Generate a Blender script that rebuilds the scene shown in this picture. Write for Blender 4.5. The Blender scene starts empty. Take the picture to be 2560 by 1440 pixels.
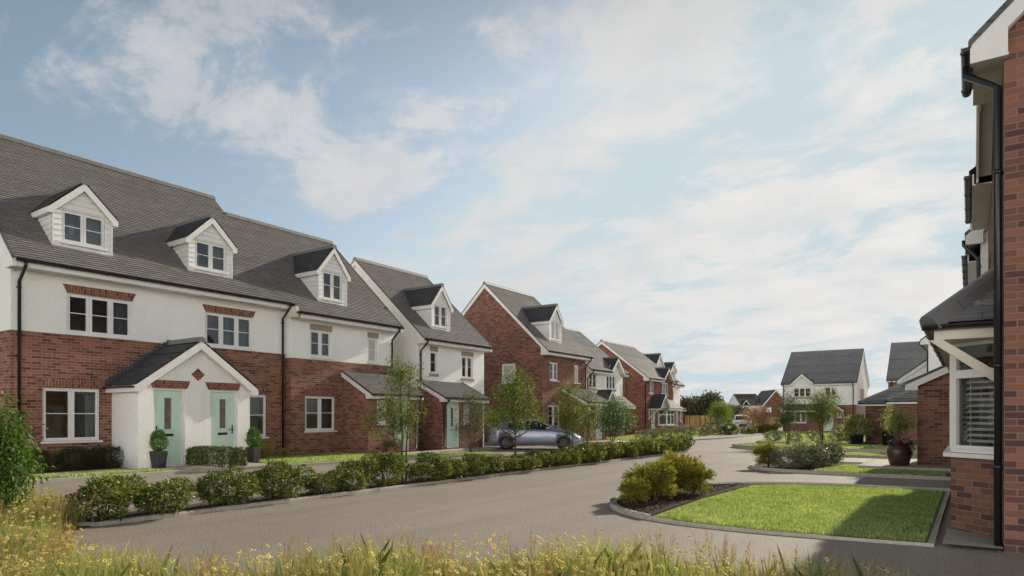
import bpy, bmesh, math, random
import numpy as np
from mathutils import Vector, Matrix

random.seed(7)
scene = bpy.context.scene
COL = scene.collection
R = math.radians

# world axes: +Y runs along the street away from the camera, +X to the right across it, metres
# ---------------------------------------------------------------- mesh builder
def newell(p):
    n = Vector((0, 0, 0))
    for i in range(len(p)):
        a, b = p[i], p[(i + 1) % len(p)]
        n.x += (a[1] - b[1]) * (a[2] + b[2]); n.y += (a[2] - b[2]) * (a[0] + b[0]); n.z += (a[0] - b[0]) * (a[1] + b[1])
    return n.normalized() if n.length > 1e-12 else Vector((0, 0, 1))

def autouv(p):
    n = newell(p)
    if abs(n.z) > .97:
        return [(q[0], q[1]) for q in p]
    t = Vector((-n.y, n.x, 0)).normalized(); s = n.cross(t)
    return [(t.dot(Vector(q)), s.dot(Vector(q))) for q in p]

class MB:
    def __init__(s, M=None):
        s.v = []; s.f = []; s.uv = []; s.sm = []; s.M = M
    def T(s, p):
        p = Vector(p)
        return tuple(s.M @ p) if s.M is not None else tuple(p)
    def face(s, pts, uv=None, smooth=False):
        q = [s.T(p) for p in pts]
        i = len(s.v); s.v += q; s.f.append(tuple(range(i, i + len(q)))); s.uv.append(uv or autouv(q)); s.sm.append(smooth)
    def box(s, x0, y0, z0, x1, y1, z1, skip=''):
        if x0 > x1: x0, x1 = x1, x0
        if y0 > y1: y0, y1 = y1, y0
        if z0 > z1: z0, z1 = z1, z0
        a = [(x0, y0, z0), (x1, y0, z0), (x1, y1, z0), (x0, y1, z0), (x0, y0, z1), (x1, y0, z1), (x1, y1, z1), (x0, y1, z1)]
        for k, f in (('b', (3, 2, 1, 0)), ('t', (4, 5, 6, 7)), ('f', (0, 1, 5, 4)), ('k', (2, 3, 7, 6)), ('l', (3, 0, 4, 7)), ('r', (1, 2, 6, 5))):
            if k not in skip: s.face([a[i] for i in f])
        return s
    def prism(s, poly, d):
        """closed prism: polygon (3-D points) swept by vector d"""
        d = Vector(d); p = [Vector(q) for q in poly]; q = [a + d for a in p]
        if newell(p).dot(d) > 0: p, q = q, p
        s.face(p); s.face(list(reversed(q)))
        n = len(p)
        for i in range(n):
            j = (i + 1) % n
            s.face([p[j], p[i], q[i], q[j]])
        return s
    def rows(s, rows, closed=True, smooth=True, cap=False):
        """lofted grid of rings that share their vertices"""
        base = len(s.v); n = len(rows[0])
        for r in rows: s.v += [s.T(p) for p in r]
        for i in range(len(rows) - 1):
            for j in range(n if closed else n - 1):
                k = (j + 1) % n
                f = (base + i * n + j, base + i * n + k, base + (i + 1) * n + k, base + (i + 1) * n + j)
                s.f.append(f); s.uv.append([(j / n, i), ((j + 1) / n, i), ((j + 1) / n, i + 1), (j / n, i + 1)]); s.sm.append(smooth)
        if cap:
            f = tuple(base + j for j in reversed(range(n))); s.f.append(f); s.uv.append([(0, 0)] * n); s.sm.append(False)
            f = tuple(base + (len(rows) - 1) * n + j for j in range(n)); s.f.append(f); s.uv.append([(0, 0)] * n); s.sm.append(False)
        return s
    def tube(s, pts, r, n=8, r2=None, cap=True):
        pts = [Vector(p) for p in pts]; rows = []
        m = len(pts)
        up = None
        for i, p in enumerate(pts):
            d = (pts[min(i + 1, m - 1)] - pts[max(i - 1, 0)]).normalized()
            if up is None or abs(up.dot(d)) > .98:
                up = Vector((0, 0, 1)) if abs(d.z) < .9 else Vector((1, 0, 0))
            a = d.cross(up).normalized(); b = a.cross(d).normalized(); up = b
            rr = r if r2 is None else r + (r2 - r) * i / max(1, m - 1)
            k = 1.0
            if 0 < i < m - 1:
                c = (pts[i] - pts[i - 1]).normalized().dot((pts[i + 1] - pts[i]).normalized())
                k = 1 / max(.5, math.sqrt((1 + c) / 2))
            rows.append([p + (a * math.cos(t) + b * math.sin(t)) * rr * k for t in [-2 * math.pi * j / n for j in range(n)]])
        return s.rows(rows, cap=cap)
    def lathe(s, prof, n=24, c=(0, 0, 0)):
        rows = [[(c[0] + r * math.cos(2 * math.pi * j / n), c[1] + r * math.sin(2 * math.pi * j / n), c[2] + z) for j in range(n)] for r, z in prof]
        return s.rows(rows)
    def build(s, name, m, parent=None, label=None):
        me = bpy.data.meshes.new(name); me.from_pydata(s.v, [], s.f)
        uvl = me.uv_layers.new(name='UVMap')
        flat = [c for f in s.uv for p in f for c in p]
        uvl.data.foreach_set('uv', flat)
        me.polygons.foreach_set('use_smooth', s.sm)
        me.materials.append(m); me.update()
        o = bpy.data.objects.new(name, me); COL.objects.link(o)
        if parent: o.parent = parent
        if label: o['label'] = label
        return o

def tag(o, label=None, cat=None, group=None, kind=None):
    if label: o['label'] = label
    if cat: o['category'] = cat
    if group: o['group'] = group
    if kind: o['kind'] = kind
    return o

def empty(name, loc, rz=0.0, label=None, cat=None, group=None):
    o = bpy.data.objects.new(name, None); COL.objects.link(o)
    o.location = loc; o.rotation_euler = (0, 0, rz); o.empty_display_size = .2
    return tag(o, label, cat, group)

def copy_tree(o, parent=None):
    c = o.copy(); COL.objects.link(c)
    if parent: c.parent = parent
    for ch in list(o.children): copy_tree(ch, c)
    return c

def place(o, x, y, z=0, rz=0, s=1.0, label=None, group=None):
    o.location = (x, y, z); o.rotation_euler = (0, 0, rz)
    o.scale = (s, s, s) if not isinstance(s, tuple) else s
    if label: o['label'] = label
    if group: o['group'] = group
    return o

def frame(O, ex):
    ex = Vector(ex).normalized(); iy = Vector((0, 0, 1)).cross(ex)
    return Matrix(((ex.x, iy.x, 0, O[0]), (ex.y, iy.y, 0, O[1]), (0, 0, 1, O[2]), (0, 0, 0, 1)))

# ---------------------------------------------------------------- materials
class NT:
    def __init__(s, name):
        s.m = bpy.data.materials.new(name); s.m.use_nodes = True
        s.t = s.m.node_tree; s.t.nodes.clear()
        s.out = s.n('ShaderNodeOutputMaterial')
    def n(s, typ, **kw):
        o = s.t.nodes.new(typ)
        for k, v in kw.items():
            if hasattr(o, k): setattr(o, k, v)
            else: o.inputs[k.replace('_', ' ')].default_value = v
        return o
    def l(s, a, b): s.t.links.new(a, b)
    def ramp(s, fac, stops):
        r = s.n('ShaderNodeValToRGB'); e = r.color_ramp.elements
        while len(e) > 1: e.remove(e[0])
        e[0].position = stops[0][0]; e[0].color = (*stops[0][1], 1)
        for p, c in stops[1:]:
            k = e.new(p); k.color = (*c, 1)
        s.l(fac, r.inputs[0]); return r.outputs[0]
    def noise(s, scale, vec=None, detail=3, rough=.55):
        o = s.n('ShaderNodeTexNoise'); o.inputs['Scale'].default_value = scale; o.inputs['Detail'].default_value = detail; o.inputs['Roughness'].default_value = rough
        if vec is not None: s.l(vec, o.inputs['Vector'])
        return o
    def mix(s, fac, a, b, mode='MIX'):
        o = s.n('ShaderNodeMix'); o.data_type = 'RGBA'; o.blend_type = mode
        for inp, v in ((o.inputs[0], fac), (o.inputs[6], a), (o.inputs[7], b)):
            if hasattr(v, 'node'): s.l(v, inp)
            elif isinstance(v, (int, float)): inp.default_value = v
            else: inp.default_value = (*v, 1)
        return o.outputs[2]
    def coord(s, kind='Object'):
        return s.n('ShaderNodeTexCoord').outputs[kind]
    def bsdf(s, color, rough=.6, metal=0, bump=None, bstr=.5, bdist=.01, spec=.5, coat=0):
        p = s.n('ShaderNodeBsdfPrincipled')
        if hasattr(color, 'node'): s.l(color, p.inputs['Base Color'])
        else: p.inputs['Base Color'].default_value = (*color, 1)
        if hasattr(rough, 'node'): s.l(rough, p.inputs['Roughness'])
        else: p.inputs['Roughness'].default_value = rough
        p.inputs['Metallic'].default_value = metal; p.inputs['Specular IOR Level'].default_value = spec
        p.inputs['Coat Weight'].default_value = coat
        if bump is not None:
            b = s.n('ShaderNodeBump'); b.inputs['Strength'].default_value = bstr; b.inputs['Distance'].default_value = bdist
            s.l(bump, b.inputs['Height']); s.l(b.outputs[0], p.inputs['Normal'])
        s.l(p.outputs[0], s.out.inputs[0]); s.p = p
        return s.m

def m_plain(name, c, rough=.5, metal=0, var=.12, scale=3.0, spec=.5, coat=0):
    t = NT(name); nz = t.noise(scale, t.coord(), 4)
    c2 = tuple(min(1, x * (1 - var)) for x in c); c1 = tuple(min(1, x * (1 + var * .5)) for x in c)
    return t.bsdf(t.ramp(nz.outputs[0], [(.3, c2), (.7, c1)]), rough, metal, spec=spec, coat=coat)

def m_brick(name, c1, c2, mortar, bw=.225, rh=.075, dark=(.1, .045, .04), swap=False):
    t = NT(name)
    uv = t.n('ShaderNodeUVMap').outputs[0]
    if swap:
        sp = t.n('ShaderNodeSeparateXYZ'); t.l(uv, sp.inputs[0]); cb = t.n('ShaderNodeCombineXYZ')
        t.l(sp.outputs[1], cb.inputs[0]); t.l(sp.outputs[0], cb.inputs[1]); uv = cb.outputs[0]
    b = t.n('ShaderNodeTexBrick'); b.offset = .5
    b.inputs['Scale'].default_value = 1; b.inputs['Brick Width'].default_value = bw; b.inputs['Row Height'].default_value = rh
    b.inputs['Mortar Size'].default_value = .0055; b.inputs['Mortar Smooth'].default_value = .15; b.inputs['Bias'].default_value = -.1
    t.l(uv, b.inputs['Vector'])
    b.inputs['Color1'].default_value = (0, 0, 0, 1); b.inputs['Color2'].default_value = (1, 1, 1, 1); b.inputs['Mortar'].default_value = (.5, .5, .5, 1)
    col = t.ramp(b.outputs['Color'], [(.0, dark), (.22, c2), (.5, c1), (.8, tuple(x * 1.25 for x in c1)), (1, c2)])
    big = t.noise(.9, t.coord(), 4)
    fine = t.noise(60, t.coord(), 3)
    col = t.mix(t.ramp(big.outputs[0], [(.3, (.0,) * 3), (.75, (.5,) * 3)]), col, tuple(x * .8 for x in c2))
    col = t.mix(.35, col, t.ramp(fine.outputs[0], [(.3, (.5, .5, .5)), (.7, (1, 1, 1))]), 'MULTIPLY')
    col = t.mix(b.outputs['Fac'], col, t.mix(t.ramp(fine.outputs[0], [(.3, (0,) * 3), (.7, (.4,) * 3)]), mortar, tuple(x * .7 for x in mortar)))
    inv = t.n('ShaderNodeMath', operation='SUBTRACT'); inv.inputs[0].default_value = 1; t.l(b.outputs['Fac'], inv.inputs[1])
    ad = t.n('ShaderNodeMath', operation='MULTIPLY_ADD'); t.l(fine.outputs[0], ad.inputs[0]); ad.inputs[1].default_value = .25; t.l(inv.outputs[0], ad.inputs[2])
    return t.bsdf(col, .85, bump=ad.outputs[0], bstr=.6, bdist=.008, spec=.25)

def m_render(name, c):
    t = NT(name); co = t.coord()
    a = t.noise(30, co, 5, .7); b = t.n('ShaderNodeTexVoronoi'); b.inputs['Scale'].default_value = 46; t.l(co, b.inputs['Vector'])
    big = t.noise(.7, co, 4)
    col = t.ramp(a.outputs[0], [(.3, tuple(x * .66 for x in c)), (.47, c), (.75, tuple(min(1, x * 1.05) for x in c))])
    col = t.mix(t.ramp(big.outputs[0], [(.45, (0,) * 3), (.8, (.3,) * 3)]), col, tuple(x * .86 for x in c))
    st = t.n('ShaderNodeMapping'); st.inputs['Scale'].default_value = (2.6, 2.6, .16); t.l(co, st.inputs[0]); sn = t.noise(1.6, st.outputs[0], 4, .6)
    col = t.mix(t.ramp(sn.outputs[0], [(.55, (0,) * 3), (.8, (.22,) * 3)]), col, tuple(x * y for x, y in zip(c, (.72, .7, .66))))     # faint rain streaks
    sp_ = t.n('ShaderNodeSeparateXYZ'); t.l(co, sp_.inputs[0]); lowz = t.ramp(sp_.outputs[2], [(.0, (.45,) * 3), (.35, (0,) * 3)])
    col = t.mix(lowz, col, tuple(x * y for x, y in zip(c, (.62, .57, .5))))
    m = t.n('ShaderNodeMath', operation='SUBTRACT'); t.l(a.outputs[0], m.inputs[0])
    k = t.n('ShaderNodeMath', operation='MULTIPLY'); t.l(b.outputs['Distance'], k.inputs[0]); k.inputs[1].default_value = .5; t.l(k.outputs[0], m.inputs[1])
    return t.bsdf(col, .92, bump=m.outputs[0], bstr=.85, bdist=.024, spec=.2)

def m_tiles(name, c, g=.11, w=.27, rough=.55):
    t = NT(name); uv = t.n('ShaderNodeUVMap').outputs[0]
    b = t.n('ShaderNodeTexBrick'); b.offset = .5
    b.inputs['Scale'].default_value = 1; b.inputs['Brick Width'].default_value = w; b.inputs['Row Height'].default_value = g
    b.inputs['Mortar Size'].default_value = .006; b.inputs['Mortar Smooth'].default_value = .1
    b.inputs['Color1'].default_value = (0, 0, 0, 1); b.inputs['Color2'].default_value = (1, 1, 1, 1); b.inputs['Mortar'].default_value = (.5, .5, .5, 1)
    t.l(uv, b.inputs['Vector'])
    col = t.ramp(b.outputs['Color'], [(0, tuple(x * .76 for x in c)), (.5, c), (1, tuple(x * 1.22 for x in c))])
    big = t.noise(.8, t.coord(), 5)
    col = t.mix(t.ramp(big.outputs[0], [(.35, (0,) * 3), (.75, (.55,) * 3)]), col, tuple(x * y for x, y in zip(c, (.78, .8, .86))))
    col = t.mix(b.outputs['Fac'], col, tuple(x * .22 for x in c))
    fine = t.noise(45, t.coord(), 3)
    return t.bsdf(col, t.ramp(fine.outputs[0], [(.3, (rough - .08,) * 3), (.7, (rough + .12,) * 3)]), bump=fine.outputs[0], bstr=.2, bdist=.004, spec=.4)

def m_ground(name, stops, scale, scale2=None, rough=.9, bstr=.5, bdist=.01, spec=.2, patch=.2, patchscale=.35):
    t = NT(name); co = t.coord()
    a = t.noise(scale, co, 6, .65); big = t.noise(patchscale, co, 5, .6)
    col = t.ramp(a.outputs[0], stops)
    col = t.mix(t.ramp(big.outputs[0], [(.3, (0,) * 3), (.7, (1,) * 3)]), col, t.mix(1, col, (1 - patch,) * 3, 'MULTIPLY'))
    h = a.outputs[0]
    if scale2:
        c = t.noise(scale2, co, 2, .5)
        col = t.mix(t.ramp(c.outputs[0], [(.6, (0,) * 3), (.72, (1,) * 3)]), col, t.mix(1, col, (1.3, 1.28, 1.25), 'MULTIPLY'))
    return t.bsdf(col, rough, bump=h, bstr=bstr, bdist=bdist, spec=spec)

def m_leaf(name, stops, trans=.35, rough=.45, spec=.4, patch=0):
    t = NT(name)
    gi = t.n('ShaderNodeNewGeometry')
    col = t.ramp(gi.outputs['Random Per Island'], stops)
    if patch:
        co = t.coord(); n1 = t.noise(.75, co, 4, .6); n2 = t.noise(3.5, co, 4, .6)
        col = t.mix(t.ramp(n1.outputs[0], [(.38, (0,) * 3), (.64, (patch,) * 3)]), col, t.mix(1, col, (1.22, 1.1, 1.05), 'MULTIPLY'))
        col = t.mix(t.ramp(n2.outputs[0], [(.36, (patch * .9,) * 3), (.55, (0,) * 3)]), col, t.mix(1, col, (.62, .7, .55), 'MULTIPLY'))
    p = t.n('ShaderNodeBsdfPrincipled'); t.l(col, p.inputs['Base Color']); p.inputs['Roughness'].default_value = rough; p.inputs['Specular IOR Level'].default_value = spec
    tr = t.n('ShaderNodeBsdfTranslucent'); t.l(t.mix(1, col, (1.5, 1.45, .7), 'MULTIPLY'), tr.inputs[0])
    mx = t.n('ShaderNodeMixShader'); mx.inputs[0].default_value = trans
    t.l(p.outputs[0], mx.inputs[1]); t.l(tr.outputs[0], mx.inputs[2]); t.l(mx.outputs[0], t.out.inputs[0])
    return t.m

def m_glass(name, tint=(.82, .84, .84), refl=.08):
    t = NT(name)
    tr = t.n('ShaderNodeBsdfTransparent'); tr.inputs[0].default_value = (*tint, 1)
    gl = t.n('ShaderNodeBsdfGlossy'); gl.inputs['Roughness'].default_value = .015; gl.inputs[0].default_value = (.95, .97, 1, 1)
    nz = t.noise(1.6, t.coord(), 2); b = t.n('ShaderNodeBump'); b.inputs['Strength'].default_value = .08; b.inputs['Distance'].default_value = .02
    t.l(nz.outputs[0], b.inputs['Height']); t.l(b.outputs[0], gl.inputs['Normal'])
    fr = t.n('ShaderNodeFresnel'); fr.inputs[0].default_value = 1.5
    k = t.n('ShaderNodeMath', operation='MULTIPLY_ADD'); t.l(fr.outputs[0], k.inputs[0]); k.inputs[1].default_value = .9; k.inputs[2].default_value = refl - .04
    mx = t.n('ShaderNodeMixShader'); t.l(k.outputs[0], mx.inputs[0]); t.l(tr.outputs[0], mx.inputs[1]); t.l(gl.outputs[0], mx.inputs[2])
    t.l(mx.outputs[0], t.out.inputs[0]); return t.m

def m_emit(name, c, s):
    t = NT(name); e = t.n('ShaderNodeEmission'); e.inputs[0].default_value = (*c, 1); e.inputs[1].default_value = s
    t.l(e.outputs[0], t.out.inputs[0]); return t.m

GA = .105
M = {}
M['brick'] = m_brick('red_brick', (.3, .13, .083), (.2, .086, .062), (.36, .27, .2))
M['brick_brown'] = m_brick('brown_brick', (.27, .122, .08), (.185, .085, .062), (.27, .2, .15))
M['brick_orange'] = m_brick('orange_brick', (.3, .115, .068), (.215, .082, .054), (.3, .2, .14))
M['brick_near'] = m_brick('near_brick', (.265, .122, .082), (.16, .076, .06), (.25, .185, .14), dark=(.1, .05, .055))
M['brick_far'] = m_brick('far_brick', (.22, .07, .045), (.17, .06, .04), (.22, .12, .09))
M['arch'] = m_brick('arch_brick', (.27, .1, .06), (.18, .065, .045), (.34, .26, .2), bw=.16, rh=.075, swap=True)
M['render'] = m_render('white_render', (.9, .885, .85))
M['render_pink'] = m_render('pink_render', (.9, .885, .85))
M['tiles'] = m_tiles('grey_roof_tiles', (.215, .198, .188), GA)
M['tiles_dark'] = m_tiles('dark_roof_tiles', (.085, .088, .096), GA, rough=.5)
M['tiles_brown'] = m_tiles('brown_roof_tiles', (.09, .075, .06), GA)
M['tiles_near'] = m_tiles('near_roof_tiles', (.26, .257, .26), .13, .33)
M['ridge'] = m_plain('ridge_tile_grey', (.17, .158, .15), .6)
M['ridge_dark'] = m_plain('ridge_tile_dark', (.17, .167, .168), .5)
M['upvc'] = m_plain('white_upvc', (.76, .75, .73), .35, var=.05)
M['white_board'] = m_plain('white_painted_board', (.74, .72, .69), .5, var=.07)
M['cream_board'] = m_plain('cream_soffit_board', (.62, .57, .47), .5, var=.07)
M['clad'] = m_plain('white_cladding', (.76, .75, .72), .45, var=.06)
M['black'] = m_plain('black_plastic', (.016, .016, .017), .32, var=.2)
M['black_iron'] = m_plain('black_door_iron', (.012, .012, .012), .4, var=.2)
M['stone'] = m_plain('tan_stone', (.33, .27, .21), .9, var=.2, scale=14)
M['mint'] = m_plain('mint_door_paint', (.58, .745, .635), .35, var=.06, scale=5)
M['glass'] = m_glass('window_glass')
M['glass_pale'] = m_plain('obscured_glass', (.5, .48, .45), .3, var=.15, scale=8)
M['door_glass'] = m_plain('door_obscured_glass', (.2, .15, .15), .15, var=.3, scale=9)
M['curtain'] = m_plain('grey_curtain', (.12, .12, .13), .9, var=.2, scale=9)
M['blind'] = m_plain('white_blind_slat', (.72, .71, .68), .5, var=.05)
M['inside'] = m_plain('room_beige', (.48, .34, .2), .9, var=.2, scale=1.2)
M['lamp'] = m_emit('warm_downlight', (1, .75, .45), 14)
def m_asphalt(name, stops, dark):
    t = NT(name); co = t.coord()
    a = t.noise(42, co, 6, .68); v = t.n('ShaderNodeTexVoronoi'); v.inputs['Scale'].default_value = 85; t.l(co, v.inputs['Vector'])
    col = t.ramp(a.outputs[0], stops)
    mp = t.n('ShaderNodeMapping'); mp.inputs['Scale'].default_value = (1.1, .09, 1); t.l(co, mp.inputs[0]); wear = t.noise(1.0, mp.outputs[0], 5, .6)       # tyre worn lanes along the street
    col = t.mix(t.ramp(wear.outputs[0], [(.42, (0,) * 3), (.62, (.55,) * 3)]), col, t.mix(1, col, (.78, .77, .77), 'MULTIPLY'))
    big = t.noise(.33, co, 6, .62); col = t.mix(t.ramp(big.outputs[0], [(.35, (0,) * 3), (.66, (.7,) * 3)]), col, t.mix(1, col, (.8, .79, .79), 'MULTIPLY'))
    spot = t.noise(1.7, co, 3, .5); col = t.mix(t.ramp(spot.outputs[0], [(.66, (0,) * 3), (.74, (.45,) * 3)]), col, t.mix(1, col, (.66, .64, .63), 'MULTIPLY'))   # old stains
    col = t.mix(t.ramp(v.outputs['Color'], [(.9, (0,) * 3), (.97, (.8,) * 3)]), col, (.6, .56, .5))
    col = t.mix(t.ramp(v.outputs['Color'], [(.03, (.8,) * 3), (.1, (0,) * 3)]), col, dark)
    h = t.n('ShaderNodeMath', operation='SUBTRACT'); t.l(a.outputs[0], h.inputs[0]); t.l(v.outputs['Distance'], h.inputs[1])
    return t.bsdf(col, .7, bump=h.outputs[0], bstr=.8, bdist=.012, spec=.35)
M['asphalt'] = m_asphalt('asphalt', [(.32, (.2, .166, .136)), (.5, (.37, .311, .255)), (.66, (.55, .464, .384))], (.12, .1, .085))
M['asphalt_dark'] = m_ground('dark_joint', [(.3, (.03, .03, .03)), (.7, (.06, .055, .05))], 40)
M['kerb'] = m_ground('concrete_kerb', [(.3, (.4, .37, .33)), (.6, (.56, .52, .47))], 18, patch=.25, bstr=.2)
M['paving'] = m_brick('paving_slabs', (.52, .45, .37), (.47, .41, .34), (.34, .3, .25), bw=.6, rh=.6, dark=(.44, .38, .31))
M['mulch'] = m_ground('bark_mulch', [(.3, (.025, .016, .011)), (.5, (.075, .042, .027)), (.7, (.15, .085, .055))], 38, patch=.3, bstr=1, bdist=.04)
M['chips'] = m_leaf('bark_chips', [(0, (.03, .018, .012)), (.5, (.09, .05, .032)), (1, (.2, .11, .07))], 0, .8, .2)
M['soil'] = m_ground('lawn_soil', [(.3, (.13, .17, .045)), (.6, (.24, .28, .09))], 30, patch=.3)
M['field'] = m_ground('field_earth', [(.3, (.07, .085, .03)), (.6, (.13, .13, .06))], 3, patch=.3)
M['grass'] = m_leaf('lawn_grass', [(0, (.15, .26, .075)), (.5, (.31, .43, .165)), (.8, (.48, .57, .3)), (1, (.74, .74, .48))], .4, .5, .3, .8)
M['meadow'] = m_leaf('meadow_grass', [(0, (.13, .19, .05)), (.4, (.24, .29, .09)), (.7, (.42, .39, .19)), (1, (.58, .48, .3))], .4, .6, .2)
M['seed'] = m_leaf('seed_heads', [(0, (.24, .16, .085)), (.6, (.38, .26, .13)), (1, (.5, .36, .2))], .3, .8, .1)
M['petal'] = m_leaf('yellow_petals', [(0, (.76, .56, .1)), (.5, (.86, .71, .22)), (1, (.92, .86, .55))], .35, .6, .2)
M['centre'] = m_plain('flower_centre', (.2, .09, .015), .8)
M['hedge'] = m_leaf('hedge_leaves', [(0, (.035, .055, .016)), (.5, (.1, .132, .034)), (.8, (.21, .235, .062)), (1, (.37, .37, .12))], .38, .4, .35)
M['box'] = m_leaf('box_leaves', [(0, (.02, .036, .01)), (.5, (.06, .085, .022)), (1, (.17, .19, .05))], .25, .45, .3)
M['dark_leaf'] = m_leaf('dark_leaves', [(0, (.008, .016, .007)), (.6, (.022, .035, .015)), (1, (.05, .065, .025))], .2, .45, .35)
M['olive'] = m_leaf('olive_needles', [(0, (.1, .105, .02)), (.5, (.26, .25, .045)), (1, (.46, .41, .1))], .3, .6, .2)
M['olive_dark'] = m_leaf('dark_olive_needles', [(0, (.025, .028, .008)), (.5, (.05, .052, .014)), (1, (.1, .09, .03))], .25, .6, .2)
M['fresh'] = m_leaf('fresh_green_leaves', [(0, (.03, .085, .012)), (.5, (.06, .15, .02)), (1, (.14, .24, .04))], .4, .4, .4)
M['left_leaf'] = m_leaf('shiny_green_leaves', [(0, (.022, .055, .011)), (.5, (.055, .12, .02)), (.85, (.12, .21, .035)), (1, (.22, .29, .08))], .4, .5, .3)
M['tree_leaf'] = m_leaf('young_tree_leaves', [(0, (.04, .068, .016)), (.5, (.1, .145, .032)), (1, (.23, .27, .062))], .42, .5, .3)
M['tree_dark'] = m_leaf('dark_tree_leaves', [(0, (.025, .042, .014)), (.5, (.06, .09, .028)), (1, (.15, .18, .05))], .3, .5, .3)
M['tree_blue'] = m_leaf('bluish_green_leaves', [(0, (.035, .08, .03)), (.5, (.085, .17, .06)), (1, (.2, .29, .11))], .35, .5, .3)
M['pale_leaf'] = m_leaf('pale_variegated_leaves', [(0, (.04, .06, .026)), (.5, (.13, .16, .07)), (.8, (.32, .32, .21)), (1, (.65, .6, .5))], .3, .4, .4)
M['silver_leaf'] = m_leaf('silvery_leaves', [(0, (.04, .055, .034)), (.5, (.13, .155, .1)), (.85, (.3, .32, .24)), (1, (.55, .55, .46))], .25, .35, .5)
M['potted_leaf'] = m_leaf('pale_green_leaves', [(0, (.1, .14, .04)), (.5, (.25, .3, .09)), (1, (.55, .57, .28))], .4, .4, .4)
M['pink_leaf'] = m_leaf('pink_feathery_leaves', [(0, (.2, .11, .1)), (.5, (.38, .23, .2)), (1, (.6, .43, .33))], .35, .6, .2)
M['lime_leaf'] = m_leaf('lime_green_leaves', [(0, (.1, .15, .03)), (.5, (.17, .24, .05)), (1, (.27, .34, .09))], .4, .5, .2)
M['wood_leaf'] = m_leaf('distant_tree_leaves', [(0, (.06, .07, .045)), (.6, (.11, .118, .07)), (1, (.17, .17, .1))], .2, .7, .2)
M['flower_pink'] = m_leaf('pink_flowers', [(0, (.4, .12, .25)), (.6, (.6, .25, .4)), (1, (.75, .5, .6))], .3, .6, .2)
M['flower_purple'] = m_leaf('purple_flowers', [(0, (.25, .1, .3)), (1, (.5, .25, .5))], .3, .6, .2)
M['bark'] = m_plain('tree_bark', (.07, .048, .034), .9, var=.4, scale=20)
M['pot_dark'] = m_plain('dark_grey_planter', (.03, .028, .028), .5, var=.2)
M['pot_brown'] = m_plain('brown_glazed_pot', (.06, .03, .022), .35, var=.3, scale=4)
M['terracotta'] = m_plain('terracotta', (.24, .095, .055), .8, var=.2)
M['timber'] = m_brick('timber_fence', (.62, .4, .19), (.52, .31, .14), (.3, .17, .08), bw=2.5, rh=.12, dark=(.33, .18, .07), swap=True)
M['grey_panel'] = m_plain('grey_fence_panel', (.33, .34, .36), .7)
M['car_blue'] = m_plain('blue_grey_car_paint', (.3, .32, .42), .28, .35, var=.02, coat=.8)
M['car_white'] = m_plain('white_car_paint', (.75, .75, .75), .3, 0, var=.02, coat=.8)
M['car_glass'] = m_plain('dark_car_glass', (.02, .022, .025), .04, var=.1, spec=.8)
M['tyre'] = m_plain('tyre_rubber', (.018, .018, .018), .8)
M['rim'] = m_plain('dark_alloy_rim', (.09, .085, .085), .35, .8)
M['lamp_glass'] = m_plain('headlamp_lens', (.07, .07, .08), .45, var=.2)
M['lamp_red'] = m_plain('tail_lamp_red', (.16, .015, .015), .2)
# ---------------------------------------------------------------- building pieces
def wall_rect(mb, x0, x1, z0, z1, ops=(), y=0.0, rev=.1):
    """wall in the plane y, facing -y, with rectangular openings and their reveals"""
    ops = [(max(a, x0), min(b, x1), max(c, z0), min(d, z1)) for a, b, c, d in ops if a < x1 and b > x0 and c < z1 and d > z0]
    xs = sorted({x0, x1, *[o[0] for o in ops], *[o[1] for o in ops]}); zs = sorted({z0, z1, *[o[2] for o in ops], *[o[3] for o in ops]})
    for i in range(len(xs) - 1):
        for j in range(len(zs) - 1):
            cx, cz = (xs[i] + xs[i + 1]) / 2, (zs[j] + zs[j + 1]) / 2
            if any(a < cx < b and c < cz < d for a, b, c, d in ops): continue
            mb.face([(xs[i], y, zs[j]), (xs[i + 1], y, zs[j]), (xs[i + 1], y, zs[j + 1]), (xs[i], y, zs[j + 1])])
    for a, b, c, d in ops:
        yr = y + rev
        mb.face([(a, y, c), (a, y, d), (a, yr, d), (a, yr, c)]); mb.face([(b, y, d), (b, y, c), (b, yr, c), (b, yr, d)])
        if d < z1 - 1e-6: mb.face([(a, y, d), (b, y, d), (b, yr, d), (a, yr, d)])
        if c > z0 + 1e-6: mb.face([(b, y, c), (a, y, c), (a, yr, c), (b, yr, c)])

def slope(mb, p0, ex, up, S, xl, xr, g=GA, t=.022, s0=0.0, rng=None, seg=2.4):
    """courses of tiles: p0 at the eave, ex along, up the slope; xl / xr give the ends at distance s"""
    p0 = Vector(p0); ex = Vector(ex).normalized(); up = Vector(up).normalized(); n = ex.cross(up)
    fl = xl if callable(xl) else (lambda s: xl); fr = xr if callable(xr) else (lambda s: xr)
    rng = rng or random.Random(3)
    s = s0; i = 0
    while s < S - 1e-4:
        e = min(s + g, S); tt = t * (e - s) / g
        a0, b0, a1, b1 = fl(s), fr(s), fl(e), fr(e)
        if b0 > a0 + 1e-3:
            b1 = max(b1, a1)
            P = lambda x, q, h: p0 + ex * x + up * q + n * h
            nx = max(1, int((b0 - a0) / seg))
            for k in range(nx):
                f0, f1 = k / nx, (k + 1) / nx
                j = rng.uniform(-.003, .003)
                A0, B0 = a0 + (b0 - a0) * f0, a0 + (b0 - a0) * f1; A1, B1 = a1 + (b1 - a1) * f0, a1 + (b1 - a1) * f1
                mb.face([P(A0, s, tt + .004 + j), P(B0, s, tt + .004 + j), P(B1, e, .004), P(A1, e, .004)], [(A0, s), (B0, s), (B1, e), (A1, e)])
                mb.face([P(A0, s, 0), P(B0, s, 0), P(B0, s, tt + .004 + j), P(A0, s, tt + .004 + j)], [(A0, s + .02)] * 2 + [(B0, s + .02)] * 2)
        s = e; i += 1

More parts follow.
